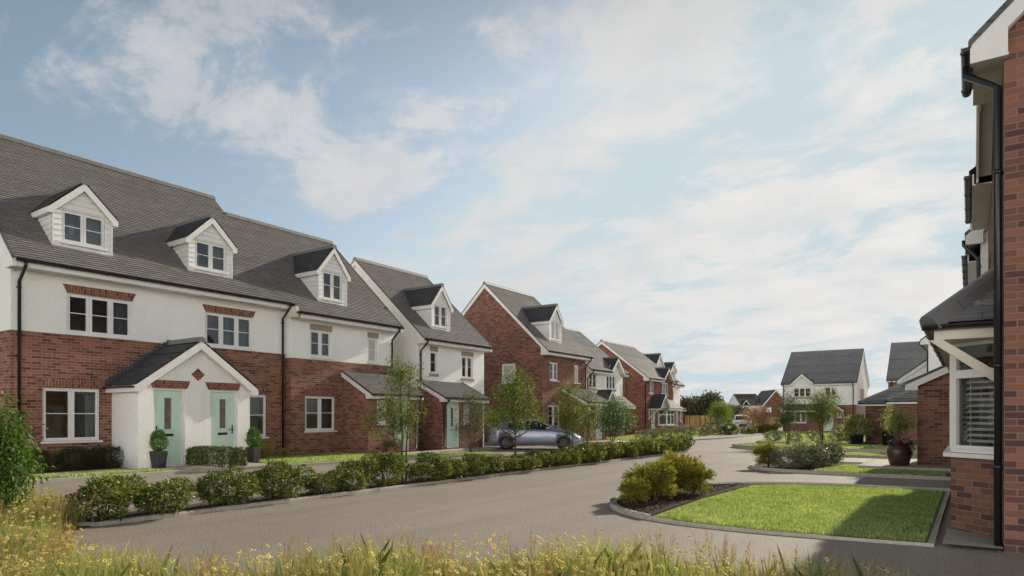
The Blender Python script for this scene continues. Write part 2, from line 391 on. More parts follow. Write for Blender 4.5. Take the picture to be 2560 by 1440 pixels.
def ridge_row(mb, p0, d, L, r=.12, seg=.45, h=.1):
    """row of half-hexagon ridge tiles"""
    p0 = Vector(p0); d = Vector(d).normalized(); side = d.cross(Vector((0, 0, 1))).normalized(); upv = side.cross(d)
    k = max(1, round(L / seg)); l = L / k
    prof = [(-r, -h * .9), (-r * .72, h * .25), (-r * .3, h * .6), (r * .3, h * .6), (r * .72, h * .25), (r, -h * .9)]
    for i in range(k):
        a = p0 + d * (i * l + .004); b = p0 + d * ((i + 1) * l - .004)
        q = [side * x + upv * z for x, z in prof]
        mb.prism([a + c for c in q], b - a)

def gutter_run(mb, a, b, r=.058, bracket=1.0):
    a = Vector(a); b = Vector(b); d = (b - a).normalized(); side = d.cross(Vector((0, 0, 1)))
    n = 9
    out = [side * (r * math.cos(t)) + Vector((0, 0, r * math.sin(t))) for t in [math.pi + math.pi * i / n for i in range(n + 1)]]
    ring = out + [side * r * .86 - Vector((0, 0, r * .15)), side * (-r) * .86 - Vector((0, 0, r * .15))]
    mb.rows([[a + q for q in ring], [b + q for q in ring]], smooth=False, cap=True)
    L = (b - a).length; k = int(L / bracket)
    for i in range(k + 1):
        c = a + d * (.12 + i * (L - .24) / max(1, k))
        mb.rows([[c - d * .022 + q * 1.16 for q in ring], [c + d * .022 + q * 1.16 for q in ring]], smooth=False, cap=True)

def down_pipe(mb, x, y0, z0, y1, z1, r=.036):
    """from the gutter (y0,z0) swan-necked to the wall (y1) and down to z1"""
    mb.tube([(x, y0, z0), (x, y0, z0 - .1), (x, y1, z0 - .45), (x, y1, z1)], r, 10)
    z = z0 - .6
    while z > z1 + .3:
        mb.box(x - .05, y1 - .01, z - .02, x + .05, y1 + .1, z + .02); z -= 1.7

def make_window(par, F, x0, x1, z0, z1, cols=1, bar=True, sill='upvc', curt=(), d=.055, pane='glass', fw=.085, mull=.14, blind=False, top=None, frame_m='upvc', name='window', sub=True, flat=False):
    """casement window in the opening x0..x1, z0..z1 of the frame F; panes, sill and curtains are its children"""
    mb = MB(F); e = .003
    x0 += e; x1 -= e; z0 += e; z1 -= e
    o = .045
    mb.box(x0, d, z0, x0 + o, d + .07, z1); mb.box(x1 - o, d, z0, x1, d + .07, z1)
    mb.box(x0 + o, d, z0, x1 - o, d + .07, z0 + o); mb.box(x0 + o, d, z1 - o, x1 - o, d + .07, z1)
    if isinstance(cols, int): cols = [1] * cols
    tot = sum(cols); inner = x1 - x0 - 2 * fw - mull * (len(cols) - 1)
    xs = []; x = x0 + fw
    for c in cols:
        w = inner * c / tot; xs.append((x, x + w)); x += w + mull
    zt = z1 - fw; zb = z0 + fw
    for i, (a, b) in enumerate(xs):        # each casement: a sash frame standing 12 mm proud
        l = x0 + o + .002 if i == 0 else a - mull / 2 + .012
        r = x1 - o - .002 if i == len(xs) - 1 else b + mull / 2 - .012
        ds = d - .012
        lo, hi = z0 + o + .002, z1 - o - .002
        mb.box(l, ds, lo, a, d + .05, hi); mb.box(b, ds, lo, r, d + .05, hi)
        mb.box(a, ds, lo, b, d + .05, zb); mb.box(a, ds, zt, b, d + .05, hi)
        if i < len(xs) - 1: mb.box(r, d + .004, lo, r + .024, d + .05, hi)
        if bar:
            zm = zb + (zt - zb) * (bar if isinstance(bar, float) else .52)
            mb.box(a, d + .012, zm - .011, b, d + .045, zm + .011)
        if top:
            zm = zb + (zt - zb) * top; mb.box(a, ds, zm - .05, b, d + .05, zm + .05)
    w = mb.build(name, M[frame_m], par)
    if not sub: return w
    kid = par if flat else w
    mb = MB(F)
    for a, b in xs: mb.face([(a - .006, d + .03, zb - .006), (b + .006, d + .03, zb - .006), (b + .006, d + .03, zt + .006), (a - .006, d + .03, zt + .006)])
    mb.build('pane', M[pane], kid)
    if sill:
        mb = MB(F)
        if sill == 'stone': mb.box(x0 - .05, -.03, z0 - .13, x1 + .05, d + .03, z0 - .004)
        else: mb.box(x0 - .05, -.06, z0 - .055, x1 + .05, d + .01, z0 - .004)
        mb.build('sill', M['stone' if sill == 'stone' else sill], kid)
    if curt:
        for a, b in curt:
            mb = MB(F)
            a = x0 + (x1 - x0) * a; b = x0 + (x1 - x0) * b; n = max(8, int((b - a) / .018)); ph = random.random() * 6
            pts = [(a + (b - a) * i / n, d + .2 + .028 * math.sin(i * .95 + ph) + .012 * math.sin(i * .37), 0) for i in range(n + 1)]
            mb.rows([[(p[0], p[1], z0 - .1) for p in pts], [(p[0], p[1], z1 + .1) for p in pts]], closed=False)
            mb.build('curtain', M['curtain'], kid)
    if blind:
        mb = MB(F); z = z0 + fw + .04
        while z < (z0 + (z1 - z0) * (top or 1) - fw):
            mb.face([(x0 + fw, d + .12, z), (x1 - fw, d + .12, z), (x1 - fw, d + .17, z + .03), (x0 + fw, d + .17, z + .03)]); z += .072
        for q in (.25, .75): mb.box(x0 + (x1 - x0) * q - .004, d + .11, z0 + .05, x0 + (x1 - x0) * q + .004, d + .115, z)
        mb.build('blind', M['blind'], kid)
    return w

def make_door(par, F, x0, x1, z0, z1, hinge=1, d=.09, letter='black_iron', glass='door_glass', label=None):
    e = .003; x0 += e; x1 -= e; z1 -= e
    f = .055
    a, b, t = x0 + f, x1 - f, z1 - f
    gx = (a + b) / 2; gw = (b - a) * .13
    g0, g1 = z0 + (t - z0) * .48, z0 + (t - z0) * .9
    mb = MB(F)
    wall_rect(mb, a, b, z0 + .03, t, [(gx - gw, gx + gw, g0, g1)], y=d, rev=.012)
    o = .028                                   # raised moulding round the glazing
    mb.box(gx - gw - o, d - .014, g0 - o, gx - gw, d - .001, g1 + o); mb.box(gx + gw, d - .014, g0 - o, gx + gw + o, d - .001, g1 + o)
    mb.box(gx - gw, d - .014, g0 - o, gx + gw, d - .001, g0); mb.box(gx - gw, d - .014, g1, gx + gw, d - .001, g1 + o)
    dr = mb.build('door', M['mint'], par, label)
    mb = MB(F)
    mb.box(x0, d - .05, z0, a - .002, d + .06, z1); mb.box(b + .002, d - .05, z0, x1, d + .06, z1); mb.box(a - .002, d - .05, t + .002, b + .002, d + .06, z1)
    mb.box(a - .002, d - .03, z0, b + .002, d + .06, z0 + .026)
    mb.build('door_frame', M['upvc'], dr)
    mb = MB(F); mb.face([(gx - gw, d + .012, g0), (gx + gw, d + .012, g0), (gx + gw, d + .012, g1), (gx - gw, d + .012, g1)]); mb.build('glazing', M[glass], dr)
    mb = MB(F); hx = b - .07 if hinge > 0 else a + .07; sg = -1 if hinge > 0 else 1; hz = z0 + (t - z0) * .46
    mb.box(hx - .017, d - .012, hz - .13, hx + .017, d - .001, hz + .13)
    mb.tube([(hx, d - .012, hz), (hx, d - .05, hz), (hx + sg * .13, d - .05, hz)], .011, 8); mb.build('handle', M['black_iron'], dr)
    mb = MB(F); lz = z0 + (t - z0) * .4; mb.box(gx - .15, d - .014, lz - .034, gx + .15, d - .001, lz + .034); mb.build('letterbox', M[letter], dr)
    return dr

def make_lintel(par, F, x0, x1, z, h, splay, kind='arch', proud=.012):
    mb = MB(F)
    if kind == 'stone': mb.box(x0 - .02, -proud, z + .004, x1 + .02, .1, z + h)
    else: mb.prism([(x0, -proud, z + .004), (x1, -proud, z + .004), (x1 + splay, -proud, z + h), (x0 - splay, -proud, z + h)], (0, proud + .02, 0))
    return mb.build('lintel', M['stone' if kind == 'stone' else 'arch'], par)

class House:
    def __init__(s, name, label, cat, loc, rz, W, D, ze, zr, split, low, up, tiles='tiles', ridge='ridge', o=.42, ov=.1, group=None, board='white_board'):
        s.root = empty(name, loc, rz, label, cat, group)
        s.W, s.D, s.ze, s.zr, s.split, s.low, s.up, s.tiles, s.ridge, s.o, s.ov, s.board = W, D, ze, zr, split, low, up, tiles, ridge, o, ov, board
        s.t = (zr - ze) / (D / 2 + o); s.F = frame((0, 0, 0), (1, 0, 0)); s.ops = []; s.gap = None; s.later = []; s.gr = .058
    def roof_z(s, y): return s.ze + (y + s.o) * s.t
    def roof_y(s, z): return (z - s.ze) / s.t - s.o
    def win(s, x0, x1, z0, z1, lint=None, F=None, cutz=None, **kw):
        s.ops.append((x0, x1, z0, z1)) if F is None else None
        s.later.append(lambda: make_window(s.root, F or s.F, x0, x1, z0, z1, **kw))
        if lint:
            if lint == 'arch': s.later.append(lambda: make_lintel(s.root, F or s.F, x0, x1, z1, .22, .1))
            else: s.later.append(lambda: make_lintel(s.root, F or s.F, x0, x1, z1, .2, 0, 'stone'))
    def door(s, x0, x1, z0, z1, F=None, **kw):
        if F is None: s.ops.append((x0, x1, z0, z1))
        s.later.append(lambda: make_door(s.root, F or s.F, x0, x1, z0, z1, **kw))
    def walls(s, ends=('l', 'r'), back=True, gable=None, front_x=None, z_bot=-.1):
        W, D, sp = s.W, s.D, s.split; top = s.ze + s.o * s.t - .14
        lo = MB(); upm = MB()
        wall_rect(lo, 0, W, z_bot, sp, s.ops)
        wall_rect(upm, 0, W, sp, top, s.ops)
        if s.gap:                               # front gable that breaks the eaves
            a, b, zt = s.gap[:3]
            ya = -.004
            upm.face([(a, ya, top - .1), (b, ya, top - .1), (b, ya, top), ((a + b) / 2, ya, zt - .08), (a, ya, top)])
        def side(x, sgn):
            a = [(x, 0), (x, D)]
            pl = [(x, D, z_bot), (x, 0, z_bot), (x, 0, sp), (x, D, sp)]; pu = [(x, D, sp), (x, 0, sp), (x, 0, top), (x, D / 2, s.zr - .14), (x, D, top)]
            if sgn > 0: pl.reverse(); pu.reverse()
            lo.face(pl); upm.face(pu)
        if 'l' in ends: side(0, -1)
        if 'r' in ends: side(W, 1)
        if back:
            lo.face([(W, D, z_bot), (0, D, z_bot), (0, D, sp), (W, D, sp)]); upm.face([(W, D, sp), (0, D, sp), (0, D, top), (W, D, top)])
        if s.low == s.up:
            n = len(lo.v); lo.v += upm.v; lo.f += [tuple(i + n for i in f) for f in upm.f]; lo.uv += upm.uv; lo.sm += upm.sm
            lo.build('brick_wall' if 'brick' in s.low else 'rendered_wall', M[s.low], s.root)
        else:
            lo.build('brick_wall', M[s.low], s.root); upm.build('rendered_wall' if 'render' in s.up else 'upper_brick_wall', M[s.up], s.root)
        for f in s.later: f()
        s.later = []
    def interior(s, lamp=None):
        mb = MB(); a, b = .06, s.W - .06; y = min(3.2, s.D - .4)
        for z in (.12, 2.72, s.ze - .05): mb.face([(a, .14, z), (b, .14, z), (b, y, z), (a, y, z)])
        mb.face([(a, y, .12), (b, y, .12), (b, y, s.ze), (a, y, s.ze)])
        for x in (a, s.W / 2, b): mb.face([(x, .14, .12), (x, y, .12), (x, y, s.ze), (x, .14, s.ze)])
        mb.build('interior', M['inside'], s.root)
        for l in lamp or ():
            mb = MB(); mb.lathe([(.001, 0), (.055, 0), (.06, .02), (.001, .02)], 12, l); mb.build('ceiling_light', M['lamp'], s.root)
    def roof(s, gut=None, rg=GA, pipes=(), verge=('l', 'r'), ridge_ext=0.0):
        W, D, o, ov, ze, zr, t = s.W, s.D, s.o, s.ov, s.ze, s.zr, s.t
        up = Vector((0, D / 2 + o, zr - ze)); S = up.length
        mb = MB(); rng = random.Random(int(W * 100))
        xa = -ov if 'l' in verge else 0.0; xb = W + ov if 'r' in verge else W
        s.xa, s.xb = xa, xb
        if s.gap:
            a, b = s.gap[0] - .02, s.gap[1] + .02
            cut = (o + .05) / (D / 2 + o) * S
            slope(mb, (0, -o, ze), (1, 0, 0), up, S, xa, a, rg, rng=rng); slope(mb, (0, -o, ze), (1, 0, 0), up, S, b, xb, rg, rng=rng)
            slope(mb, (0, -o, ze), (1, 0, 0), up, S, a, b, rg, s0=math.ceil(cut / rg) * rg, rng=rng)
        else:
            slope(mb, (0, -o, ze), (1, 0, 0), up, S, xa, xb, rg, rng=rng)
        slope(mb, (W, D + o, ze), (-1, 0, 0), (0, -up.y, up.z), S, W - xb, W - xa, .4, rng=rng)
        rf = mb.build('roof', M[s.tiles], s.root)
        mb = MB(); ridge_row(mb, (xa - .02 - ridge_ext, D / 2, zr + .03), (1, 0, 0), xb - xa + .04 + 2 * ridge_ext); mb.build('ridge_tiles', M[s.ridge], rf)
        segs = gut or [(xa, xb)]
        for a, b in segs:
            fb = MB(); gm = MB()
            fa, fb_ = max(a, xa + .001 if 'l' in verge else xa), min(b, xb)
            fb.box(fa + (ov + .002 if a <= xa else 0), -o + .03, ze - .21, fb_ - (ov + .002 if b >= xb else 0), -o + .055, ze - .02)
            fb.box(fa + (ov + .002 if a <= xa else 0), -o + .055, ze - .21, fb_ - (ov + .002 if b >= xb else 0), .04, ze - .19)
            gutter_run(gm, (a - .02, -o - .035, ze - .03), (b + .02, -o - .035, ze - .03), r=s.gr)
            fb.build('fascia', M[s.board], s.root)
            gm.build('gutter', M['black'], s.root)
        for i, (x, z1) in enumerate(pipes):
            pm = MB(); down_pipe(pm, x, -o - .035, ze - .07, -.05, z1); pm.build('downpipe', M['black'], s.root)
        for sd in verge:
            x0, x1 = (-ov, -.003) if sd == 'l' else (W + .003, W + ov)
            for fr_ in (0, 1):
                f = (lambda y: y) if fr_ == 0 else (lambda y: D - y)
                P = lambda y, z: (x0, f(y), z)
                bm_ = MB(); bm_.prism([P(-o, ze - .035), P(D / 2, zr - .035), P(D / 2, zr - .25), P(.03, ze + (o + .03) * t - .25), P(.03, ze - .225), P(-o, ze - .225)], (x1 - x0, 0, 0))
                bm_.build('bargeboard', M[s.board], s.root)
                vm = MB(); e0 = x0 - .012 if sd == 'l' else x1 - .03
                Q = lambda y, z: (e0, f(y), z)
                vm.prism([Q(-o - .012, ze - .05), Q(D / 2, zr - .034), Q(D / 2, zr + .035), Q(-o - .012, ze + .03)], (.042, 0, 0))
                vm.build('verge', M['tiles_dark'], s.root)
    def dormer(s, xc, w, zb, zt, za, win, yf=None, over=.11, label=None, pane='glass', curt=((.0, .12), (.62, 1)), gable_z=None):
        """gabled dormer: front at yf, side walls up to zt, apex za, win = (x0,x1,z0,z1)"""
        if yf is None: yf = s.roof_y(zb)
        x0, x1 = xc - w / 2, xc + w / 2
        tz = (za - zt) / (w / 2 + .1)               # roof pitch of the dormer
        bd = .15
        def half(z): return w / 2 if z <= zt - .08 else max(0, w / 2 - (z - zt + .08) / tz)
        mb = MB(); z = zb
        wx0, wx1, wz0, wz1 = win
        cuts = sorted({round(v, 4) for v in [zb + i * bd for i in range(60)] + [wz0, wz1, zt - .08, za] if zb <= v <= za})
        for i in range(len(cuts) - 1):
            a, b = cuts[i], cuts[i + 1]
            k = math.floor((a - zb) / bd + 1e-3); q0 = (a - zb) / bd - k; q1 = q0 + (b - a) / bd
            ya, yb = yf - .022 * (1 - q0), yf - .022 * (1 - q1)
            ha, hb = half(a + 1e-6), half(b)
            def strip(l0, r0, l1, r1):
                if r0 - l0 < 1e-3: return
                mb.face([(l0, ya, a), (r0, ya, a), (r1, yb, b), (l1, yb, b)])
                if q0 < 1e-3: mb.face([(l0, yf, a), (r0, yf, a), (r0, ya, a), (l0, ya, a)])
            if wz0 - 1e-3 <= a and b <= wz1 + 1e-3:
                strip(xc - ha, wx0, xc - hb, wx0); strip(wx1, xc + ha, wx1, xc + hb)
            else: strip(xc - ha, xc + ha, xc - hb, xc + hb)
        yr = yf + .09
        for a, b in (((wx0, yf, wz0), (wx0, yf, wz1)), ((wx1, yf, wz1), (wx1, yf, wz0))):
            mb.face([a, b, (b[0], yr, b[2]), (a[0], yr, a[2])])
        mb.face([(wx0, yf - .02, wz1), (wx1, yf - .02, wz1), (wx1, yr, wz1), (wx0, yr, wz1)]); mb.face([(wx1, yf - .02, wz0), (wx0, yf - .02, wz0), (wx0, yr, wz0), (wx1, yr, wz0)])
        # corner trims
        mb.box(x0 - .004, yf - .03, zb, x0 + .022, yf + .01, zt - .07); mb.box(x1 - .022, yf - .03, zb, x1 + .004, yf + .01, zt - .07)
        dm = mb.build('dormer', M['clad'], s.root, label)
        for sx, x in ((-1, x0), (1, x1)):           # cheeks
            mb = MB(); z = zb
            while z < zt:
                e = min(z + bd, zt); yb0, yb1 = s.roof_y(z) + .15, s.roof_y(e) + .15
                p = [(x + sx * .02, yf, z), (x + sx * .02, yb0, z), (x, yb1, e), (x, yf, e)]; q = [(x, yf, z), (x, yb0, z), (x + sx * .02, yb0, z), (x + sx * .02, yf, z)]
                if sx < 0: p.reverse(); q.reverse()
                mb.face(p); mb.face(q); z = e
            mb.build('cheek', M['clad'], dm)
        eo = .12; zE = zt - eo * tz + .04; yE = yf - over    # eaves of the dormer roof
        wE = w / 2 + eo
        zA = zE + wE * tz
        yR = s.roof_y(zA) + .1; L = yR - yE
        mb = MB(); uL = Vector((wE, 0, zA - zE)); S = uL.length
        slope(mb, (xc - wE, yR, zE), (0, -1, 0), uL, S, 0, L, GA); slope(mb, (xc + wE, yE, zE), (0, 1, 0), (-wE, 0, zA - zE), S, 0, L, GA)
        mb.build('dormer_roof', M['tiles_dark' if s.tiles == 'tiles' else s.tiles], dm)
        mb = MB(); ridge_row(mb, (xc, yE - .02, zA + .02), (0, 1, 0), L, r=.11, seg=.42, h=.09); mb.build('ridge_tiles', M[s.ridge], dm)
        for sx in (-1, 1):
            mb = MB()
            P = lambda x, z: (xc + sx * x, yE + .003, z)
            mb.prism([P(wE, zE - .03), P(.0, zA - .03), P(.0, zA - .24), P(w / 2 - .03, zE + (eo + .03) * tz - .24), P(w / 2 - .03, zE - .17), P(wE, zE - .17)], (0, .03, 0))
            mb.build('bargeboard', M[s.board], dm)
            mb = MB(); yb = s.roof_y(zE - .1) + .1
            xo = xc + sx * wE; mb.box(xo, yE + .034, zE - .17, xo - sx * .025, yb, zE - .02)
            mb.box(xo - sx * .025, yE + .034, zE - .17, xc + sx * (w / 2 + .0), yb, zE - .155)
            mb.build('fascia', M[s.board], dm)
        mb = MB(); mb.box(wx0 - .05, yf + .55, zb + .1, wx1 + .05, yf + .56, zt); mb.build('room_back', M['car_glass'] if pane != 'glass_pale' else M['inside'], dm)  # behind clear panes the panel is near-black, the dim room's shade as colour
        make_window(dm, frame((0, yf - .02, 0), (1, 0, 0)), *win, cols=2, curt=curt, pane=pane, d=.03, fw=.07, mull=.13, flat=True)
    def gablet(s, x0, x1, zt, brick=None):
        """front gable breaking the eaves between x0 and x1 with its apex at zt"""
        xc = (x0 + x1) / 2; eo = .08; wE = (x1 - x0) / 2 + eo; zE = s.ze - .02; zA = zt; yE = -s.o + .08
        yR = s.roof_y(zA) + .12; L = yR - yE; u = Vector((wE, 0, zA - zE)); S = u.length
        mb = MB(); slope(mb, (xc - wE, yR, zE), (0, -1, 0), u, S, 0, L, GA); slope(mb, (xc + wE, yE, zE), (0, 1, 0), (-wE, 0, zA - zE), S, 0, L, GA)
        g = mb.build('gable_roof', M['tiles_dark' if s.tiles == 'tiles' else s.tiles], s.root)
        mb = MB(); ridge_row(mb, (xc, yE - .02, zA + .02), (0, 1, 0), L, r=.1, seg=.42, h=.08); mb.build('ridge_tiles', M[s.ridge], g)
        tz = (zA - zE) / wE
        for sx in (-1, 1):
            mb = MB(); P = lambda x, z: (xc + sx * x, yE + .034, z)
            mb.prism([P(wE - .01, zE - .04), P(0, zA - .04), P(0, zA - .07), P(wE - .01, zE - .07)], (0, -yE - .045, 0)); mb.build('soffit', M[s.board], g)
            mb = MB(); P = lambda x, z: (xc + sx * x, yE + .003, z)
            mb.prism([P(wE, zE - .03), P(0, zA - .03), P(0, zA - .25), P(wE - .16, zE + .16 * tz - .25), P(wE - .16, zE - .2), P(wE, zE - .2)], (0, .03, 0)); mb.build('bargeboard', M[s.board], g)
    def leanto(s, x0, x1, pr, ze, zt, wall, ops=(), rx=(.1, .1), o=.28, sides='lr', pipe=None, tiles=None):
        """lean-to porch: projects pr from the facade, eaves at ze, meets the wall at zt"""
        yE = -pr - o; t = (zt - ze) / (pr + o); zw = ze + o * t - .12
        mb = MB(); wall_rect(mb, x0, x1, -.1, zw, ops, y=-pr)
        for x, k in ((x0, 'l'), (x1, 'r')):
            p = [(x, -.003, -.1), (x, -pr, -.1), (x, -pr, zw), (x, -.003, zt - .12)]
            if k == 'r': p.reverse()
            if k in sides: mb.face(p)
        pc = mb.build('porch', M[wall], s.root)
        xa, xb = x0 - rx[0], x1 + rx[1]
        mb = MB(); u = Vector((0, pr + o, zt - ze)); slope(mb, (0, yE, ze), (1, 0, 0), u, u.length, xa, xb, GA); mb.build('porch_roof', M[tiles or s.tiles], pc)
        mb = MB(); mb.box(xa + rx[0] * .9 + .002, yE + .03, ze - .19, xb - .01, yE + .055, ze - .02); mb.box(xa + rx[0] * .9 + .002, yE + .055, ze - .19, xb - .01, -pr + .03, ze - .17); mb.build('fascia', M[s.board], pc)
        mb = MB(); gutter_run(mb, (xa - .01, yE - .035, ze - .03), (xb + .01, yE - .035, ze - .03), r=.05); mb.build('gutter', M['black'], pc)
        for x, k, e in ((xa, 'l', rx[0] * .9), (xb, 'r', -rx[1] * .9)):
            if k not in sides: continue
            mb = MB(); P = lambda y, z: (x, y, z)
            mb.prism([P(yE, ze - .035), P(-.004, zt - .035), P(-.004, zt - .22), P(-pr + .02, ze + (o + .02) * t - .22), P(-pr + .02, ze - .19), P(yE, ze - .19)], (e, 0, 0)); mb.build('bargeboard', M[s.board], pc)
            mb = MB(); e0 = x - .012 if k == 'l' else x - .028
            mb.prism([(e0, yE - .01, ze - .05), (e0, -.004, zt - .034), (e0, -.004, zt + .04), (e0, yE - .01, ze + .03)], (.04, 0, 0)); mb.build('verge', M['tiles_dark'], pc)
        if pipe is not None:
            mb = MB(); mb.tube([(pipe, yE - .035, ze - .07), (pipe, yE - .035, ze - .14), (pipe, -pr - .045, ze - .34), (pipe, -pr - .045, .22), (pipe, -pr - .14, .13)], .034, 10); mb.build('downpipe', M['black'], pc)
        return pc, frame((0, -pr, 0), (1, 0, 0))
    def bay(s, x0, x1, pr, zs, zh, wall, splay=.5, blind=True, front=2):
        """canted bay: brick up to the sill zs, windows up to the head zh"""
        pts = [(x0, 0), (x0 + splay, -pr), (x1 - splay, -pr), (x1, 0)]
        mb = MB(); hd = MB()
        for i in range(3):
            a, b = pts[i], pts[i + 1]
            mb.face([(*a, -.1), (*b, -.1), (*b, zs - .05), (*a, zs - .05)])
            hd.face([(*a, zh), (*b, zh), (*b, zh + .22), (*a, zh + .22)])
        by = mb.build('bay', M[wall], s.root); hd.build('bay_head', M['upvc'], by)
        mb = MB(); q = [Vector((x0 - .08, 0)), Vector((x0 + splay - .05, -pr - .08)), Vector((x1 - splay + .05, -pr - .08)), Vector((x1 + .08, 0))]
        mb.prism([(p.x, p.y, zs - .05) for p in q], (0, 0, .05)); mb.build('sill', M['upvc'], by)
        for i in range(3):
            a, b = Vector((*pts[i], 0)), Vector((*pts[i + 1], 0)); L = (b - a).length
            make_window(s.root, frame((a.x, a.y, 0), b - a), .0, L, zs + .002, zh, cols=front if i == 1 else 1, bar=False, sill=None, top=.72, blind=blind, d=.0, fw=.09, mull=.12)
        return by
# ---------------------------------------------------------------- camera, light, sky
HORIZON = 321 / 2560
cam = bpy.data.objects.new('camera', bpy.data.cameras.new('camera')); COL.objects.link(cam)
cam.location = (0, 0, 1.45); cam.rotation_euler = (R(90), 0, R(34.6))
cam.data.sensor_width = 36; cam.data.lens = 1660 / 2560 * 36; cam.data.shift_y = HORIZON
cam.data.clip_start = .1; cam.data.clip_end = 3000
scene.camera = cam
scene.view_settings.view_transform = 'Standard'; scene.view_settings.look = 'None'
scene.view_settings.exposure = 0; scene.view_settings.gamma = 1
SUN_AZ, SUN_EL = R(6.3), R(25.0)              # azimuth from +Y towards +X
sv = Vector((math.sin(SUN_AZ) * math.cos(SUN_EL), math.cos(SUN_AZ) * math.cos(SUN_EL), math.sin(SUN_EL)))
sun = bpy.data.objects.new('sun', bpy.data.lights.new('sun', 'SUN')); COL.objects.link(sun)
sun.data.energy = 5.0; sun.data.angle = R(.6); sun.data.color = (1, .92, .77)
sun.rotation_euler = sv.to_track_quat('Z', 'Y').to_euler(); sun.location = (10, 60, 40)

world = bpy.data.worlds.new('World'); scene.world = world; world.use_nodes = True
wt = world.node_tree; wt.nodes.clear()
class WT(NT):
    def __init__(s): s.t = wt; s.out = s.n('ShaderNodeOutputWorld')
w = WT()
sky = w.n('ShaderNodeTexSky'); sky.sky_type = 'NISHITA'; sky.sun_disc = False; sky.sun_elevation = SUN_EL; sky.sun_rotation = SUN_AZ
sky.air_density = 1.0; sky.dust_density = 1.6; sky.ozone_density = 1.5
tc = w.coord('Generated')
nrm = w.n('ShaderNodeVectorMath', operation='NORMALIZE'); w.l(tc, nrm.inputs[0])
sep = w.n('ShaderNodeSeparateXYZ'); w.l(nrm.outputs[0], sep.inputs[0])
def math_(op, a, b=None, c=None, clamp=False):
    o = w.n('ShaderNodeMath', operation=op); o.use_clamp = clamp
    for i, v in enumerate((a, b, c)):
        if v is None: continue
        if hasattr(v, 'node'): w.l(v, o.inputs[i])
        else: o.inputs[i].default_value = v
    return o.outputs[0]
zc = math_('MAXIMUM', sep.outputs[2], 0.0)
den = math_('ADD', zc, .22)
px = math_('DIVIDE', sep.outputs[0], den); py = math_('DIVIDE', sep.outputs[1], den)
cb = w.n('ShaderNodeCombineXYZ'); w.l(px, cb.inputs[0]); w.l(py, cb.inputs[1])
mp = w.n('ShaderNodeMapping'); mp.inputs['Location'].default_value = (4.72, 2.06, 0); mp.inputs['Rotation'].default_value = (0, 0, R(38)); mp.inputs['Scale'].default_value = (1.0, 1.35, 1)
w.l(cb.outputs[0], mp.inputs[0])
n1 = w.noise(2.6, mp.outputs[0], 12, .64); n1.inputs['Distortion'].default_value = .35
n2 = w.noise(.7, mp.outputs[0], 3, .5)
# nearness to the sun's side of the sky
dt = w.n('ShaderNodeVectorMath', operation='DOT_PRODUCT'); w.l(nrm.outputs[0], dt.inputs[0]); dt.inputs[1].default_value = (math.sin(SUN_AZ) * .97, math.cos(SUN_AZ) * .97, .22)
near = math_('MULTIPLY_ADD', dt.outputs['Value'], 1.7, -.75, True)
low = math_('MULTIPLY_ADD', zc, -2.2, 1.0, True)          # haze near the horizon
cov = math_('ADD', n1.outputs[0], math_('MULTIPLY', math_('SUBTRACT', n2.outputs[0], .5), .55))
cov = math_('ADD', cov, math_('MULTIPLY_ADD', near, .15, -.045)); cov = math_('ADD', cov, math_('MULTIPLY', low, .02))
mask = w.ramp(cov, [(.48, (0, 0, 0)), (.53, (.22,) * 3), (.59, (.74,) * 3), (.68, (1,) * 3)])
cc = w.mix(near, (.63, .64, .66), (.9, .88, .84))
soft = w.noise(3.2, mp.outputs[0], 6, .6)
cc = w.mix(w.ramp(soft.outputs[0], [(.3, (.0,) * 3), (.7, (1,) * 3)]), w.mix(1, cc, (.86, .87, .9), 'MULTIPLY'), cc)
bg = w.n('ShaderNodeBackground'); bg.inputs[1].default_value = .15
hs = w.n('ShaderNodeHueSaturation'); hs.inputs['Saturation'].default_value = .66; hs.inputs['Value'].default_value = .86
w.l(sky.outputs[0], hs.inputs['Color'])
# added bright low sky behind the camera, a fill for the shaded house fronts
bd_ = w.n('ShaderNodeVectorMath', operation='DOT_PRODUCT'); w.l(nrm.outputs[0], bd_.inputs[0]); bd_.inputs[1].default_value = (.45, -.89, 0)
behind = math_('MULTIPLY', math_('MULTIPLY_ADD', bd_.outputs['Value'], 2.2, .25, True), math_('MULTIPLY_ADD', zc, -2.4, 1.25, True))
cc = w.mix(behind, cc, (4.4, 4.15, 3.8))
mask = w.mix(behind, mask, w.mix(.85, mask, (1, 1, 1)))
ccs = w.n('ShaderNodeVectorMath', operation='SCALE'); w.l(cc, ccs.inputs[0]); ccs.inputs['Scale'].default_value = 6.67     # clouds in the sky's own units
# thin high haze takes the edge off the glow round the sun
hz = w.n('ShaderNodeVectorMath', operation='MINIMUM'); w.l(hs.outputs[0], hz.inputs[0]); hz.inputs[1].default_value = (4.0, 4.5, 4.85)
lift = w.n('ShaderNodeVectorMath', operation='ADD'); w.l(hz.outputs[0], lift.inputs[0]); lift.inputs[1].default_value = (-.1, .15, .1)
zen = math_('MULTIPLY_ADD', math_('SUBTRACT', zc, .45), -2.0, 1.0); zen = math_('MINIMUM', zen, 1.0)      # deeper overhead
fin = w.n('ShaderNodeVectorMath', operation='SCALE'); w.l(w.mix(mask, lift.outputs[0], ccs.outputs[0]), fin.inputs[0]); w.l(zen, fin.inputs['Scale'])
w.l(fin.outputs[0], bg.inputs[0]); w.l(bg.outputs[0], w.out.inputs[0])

# ---------------------------------------------------------------- the left side of the street
L_ = R(90)
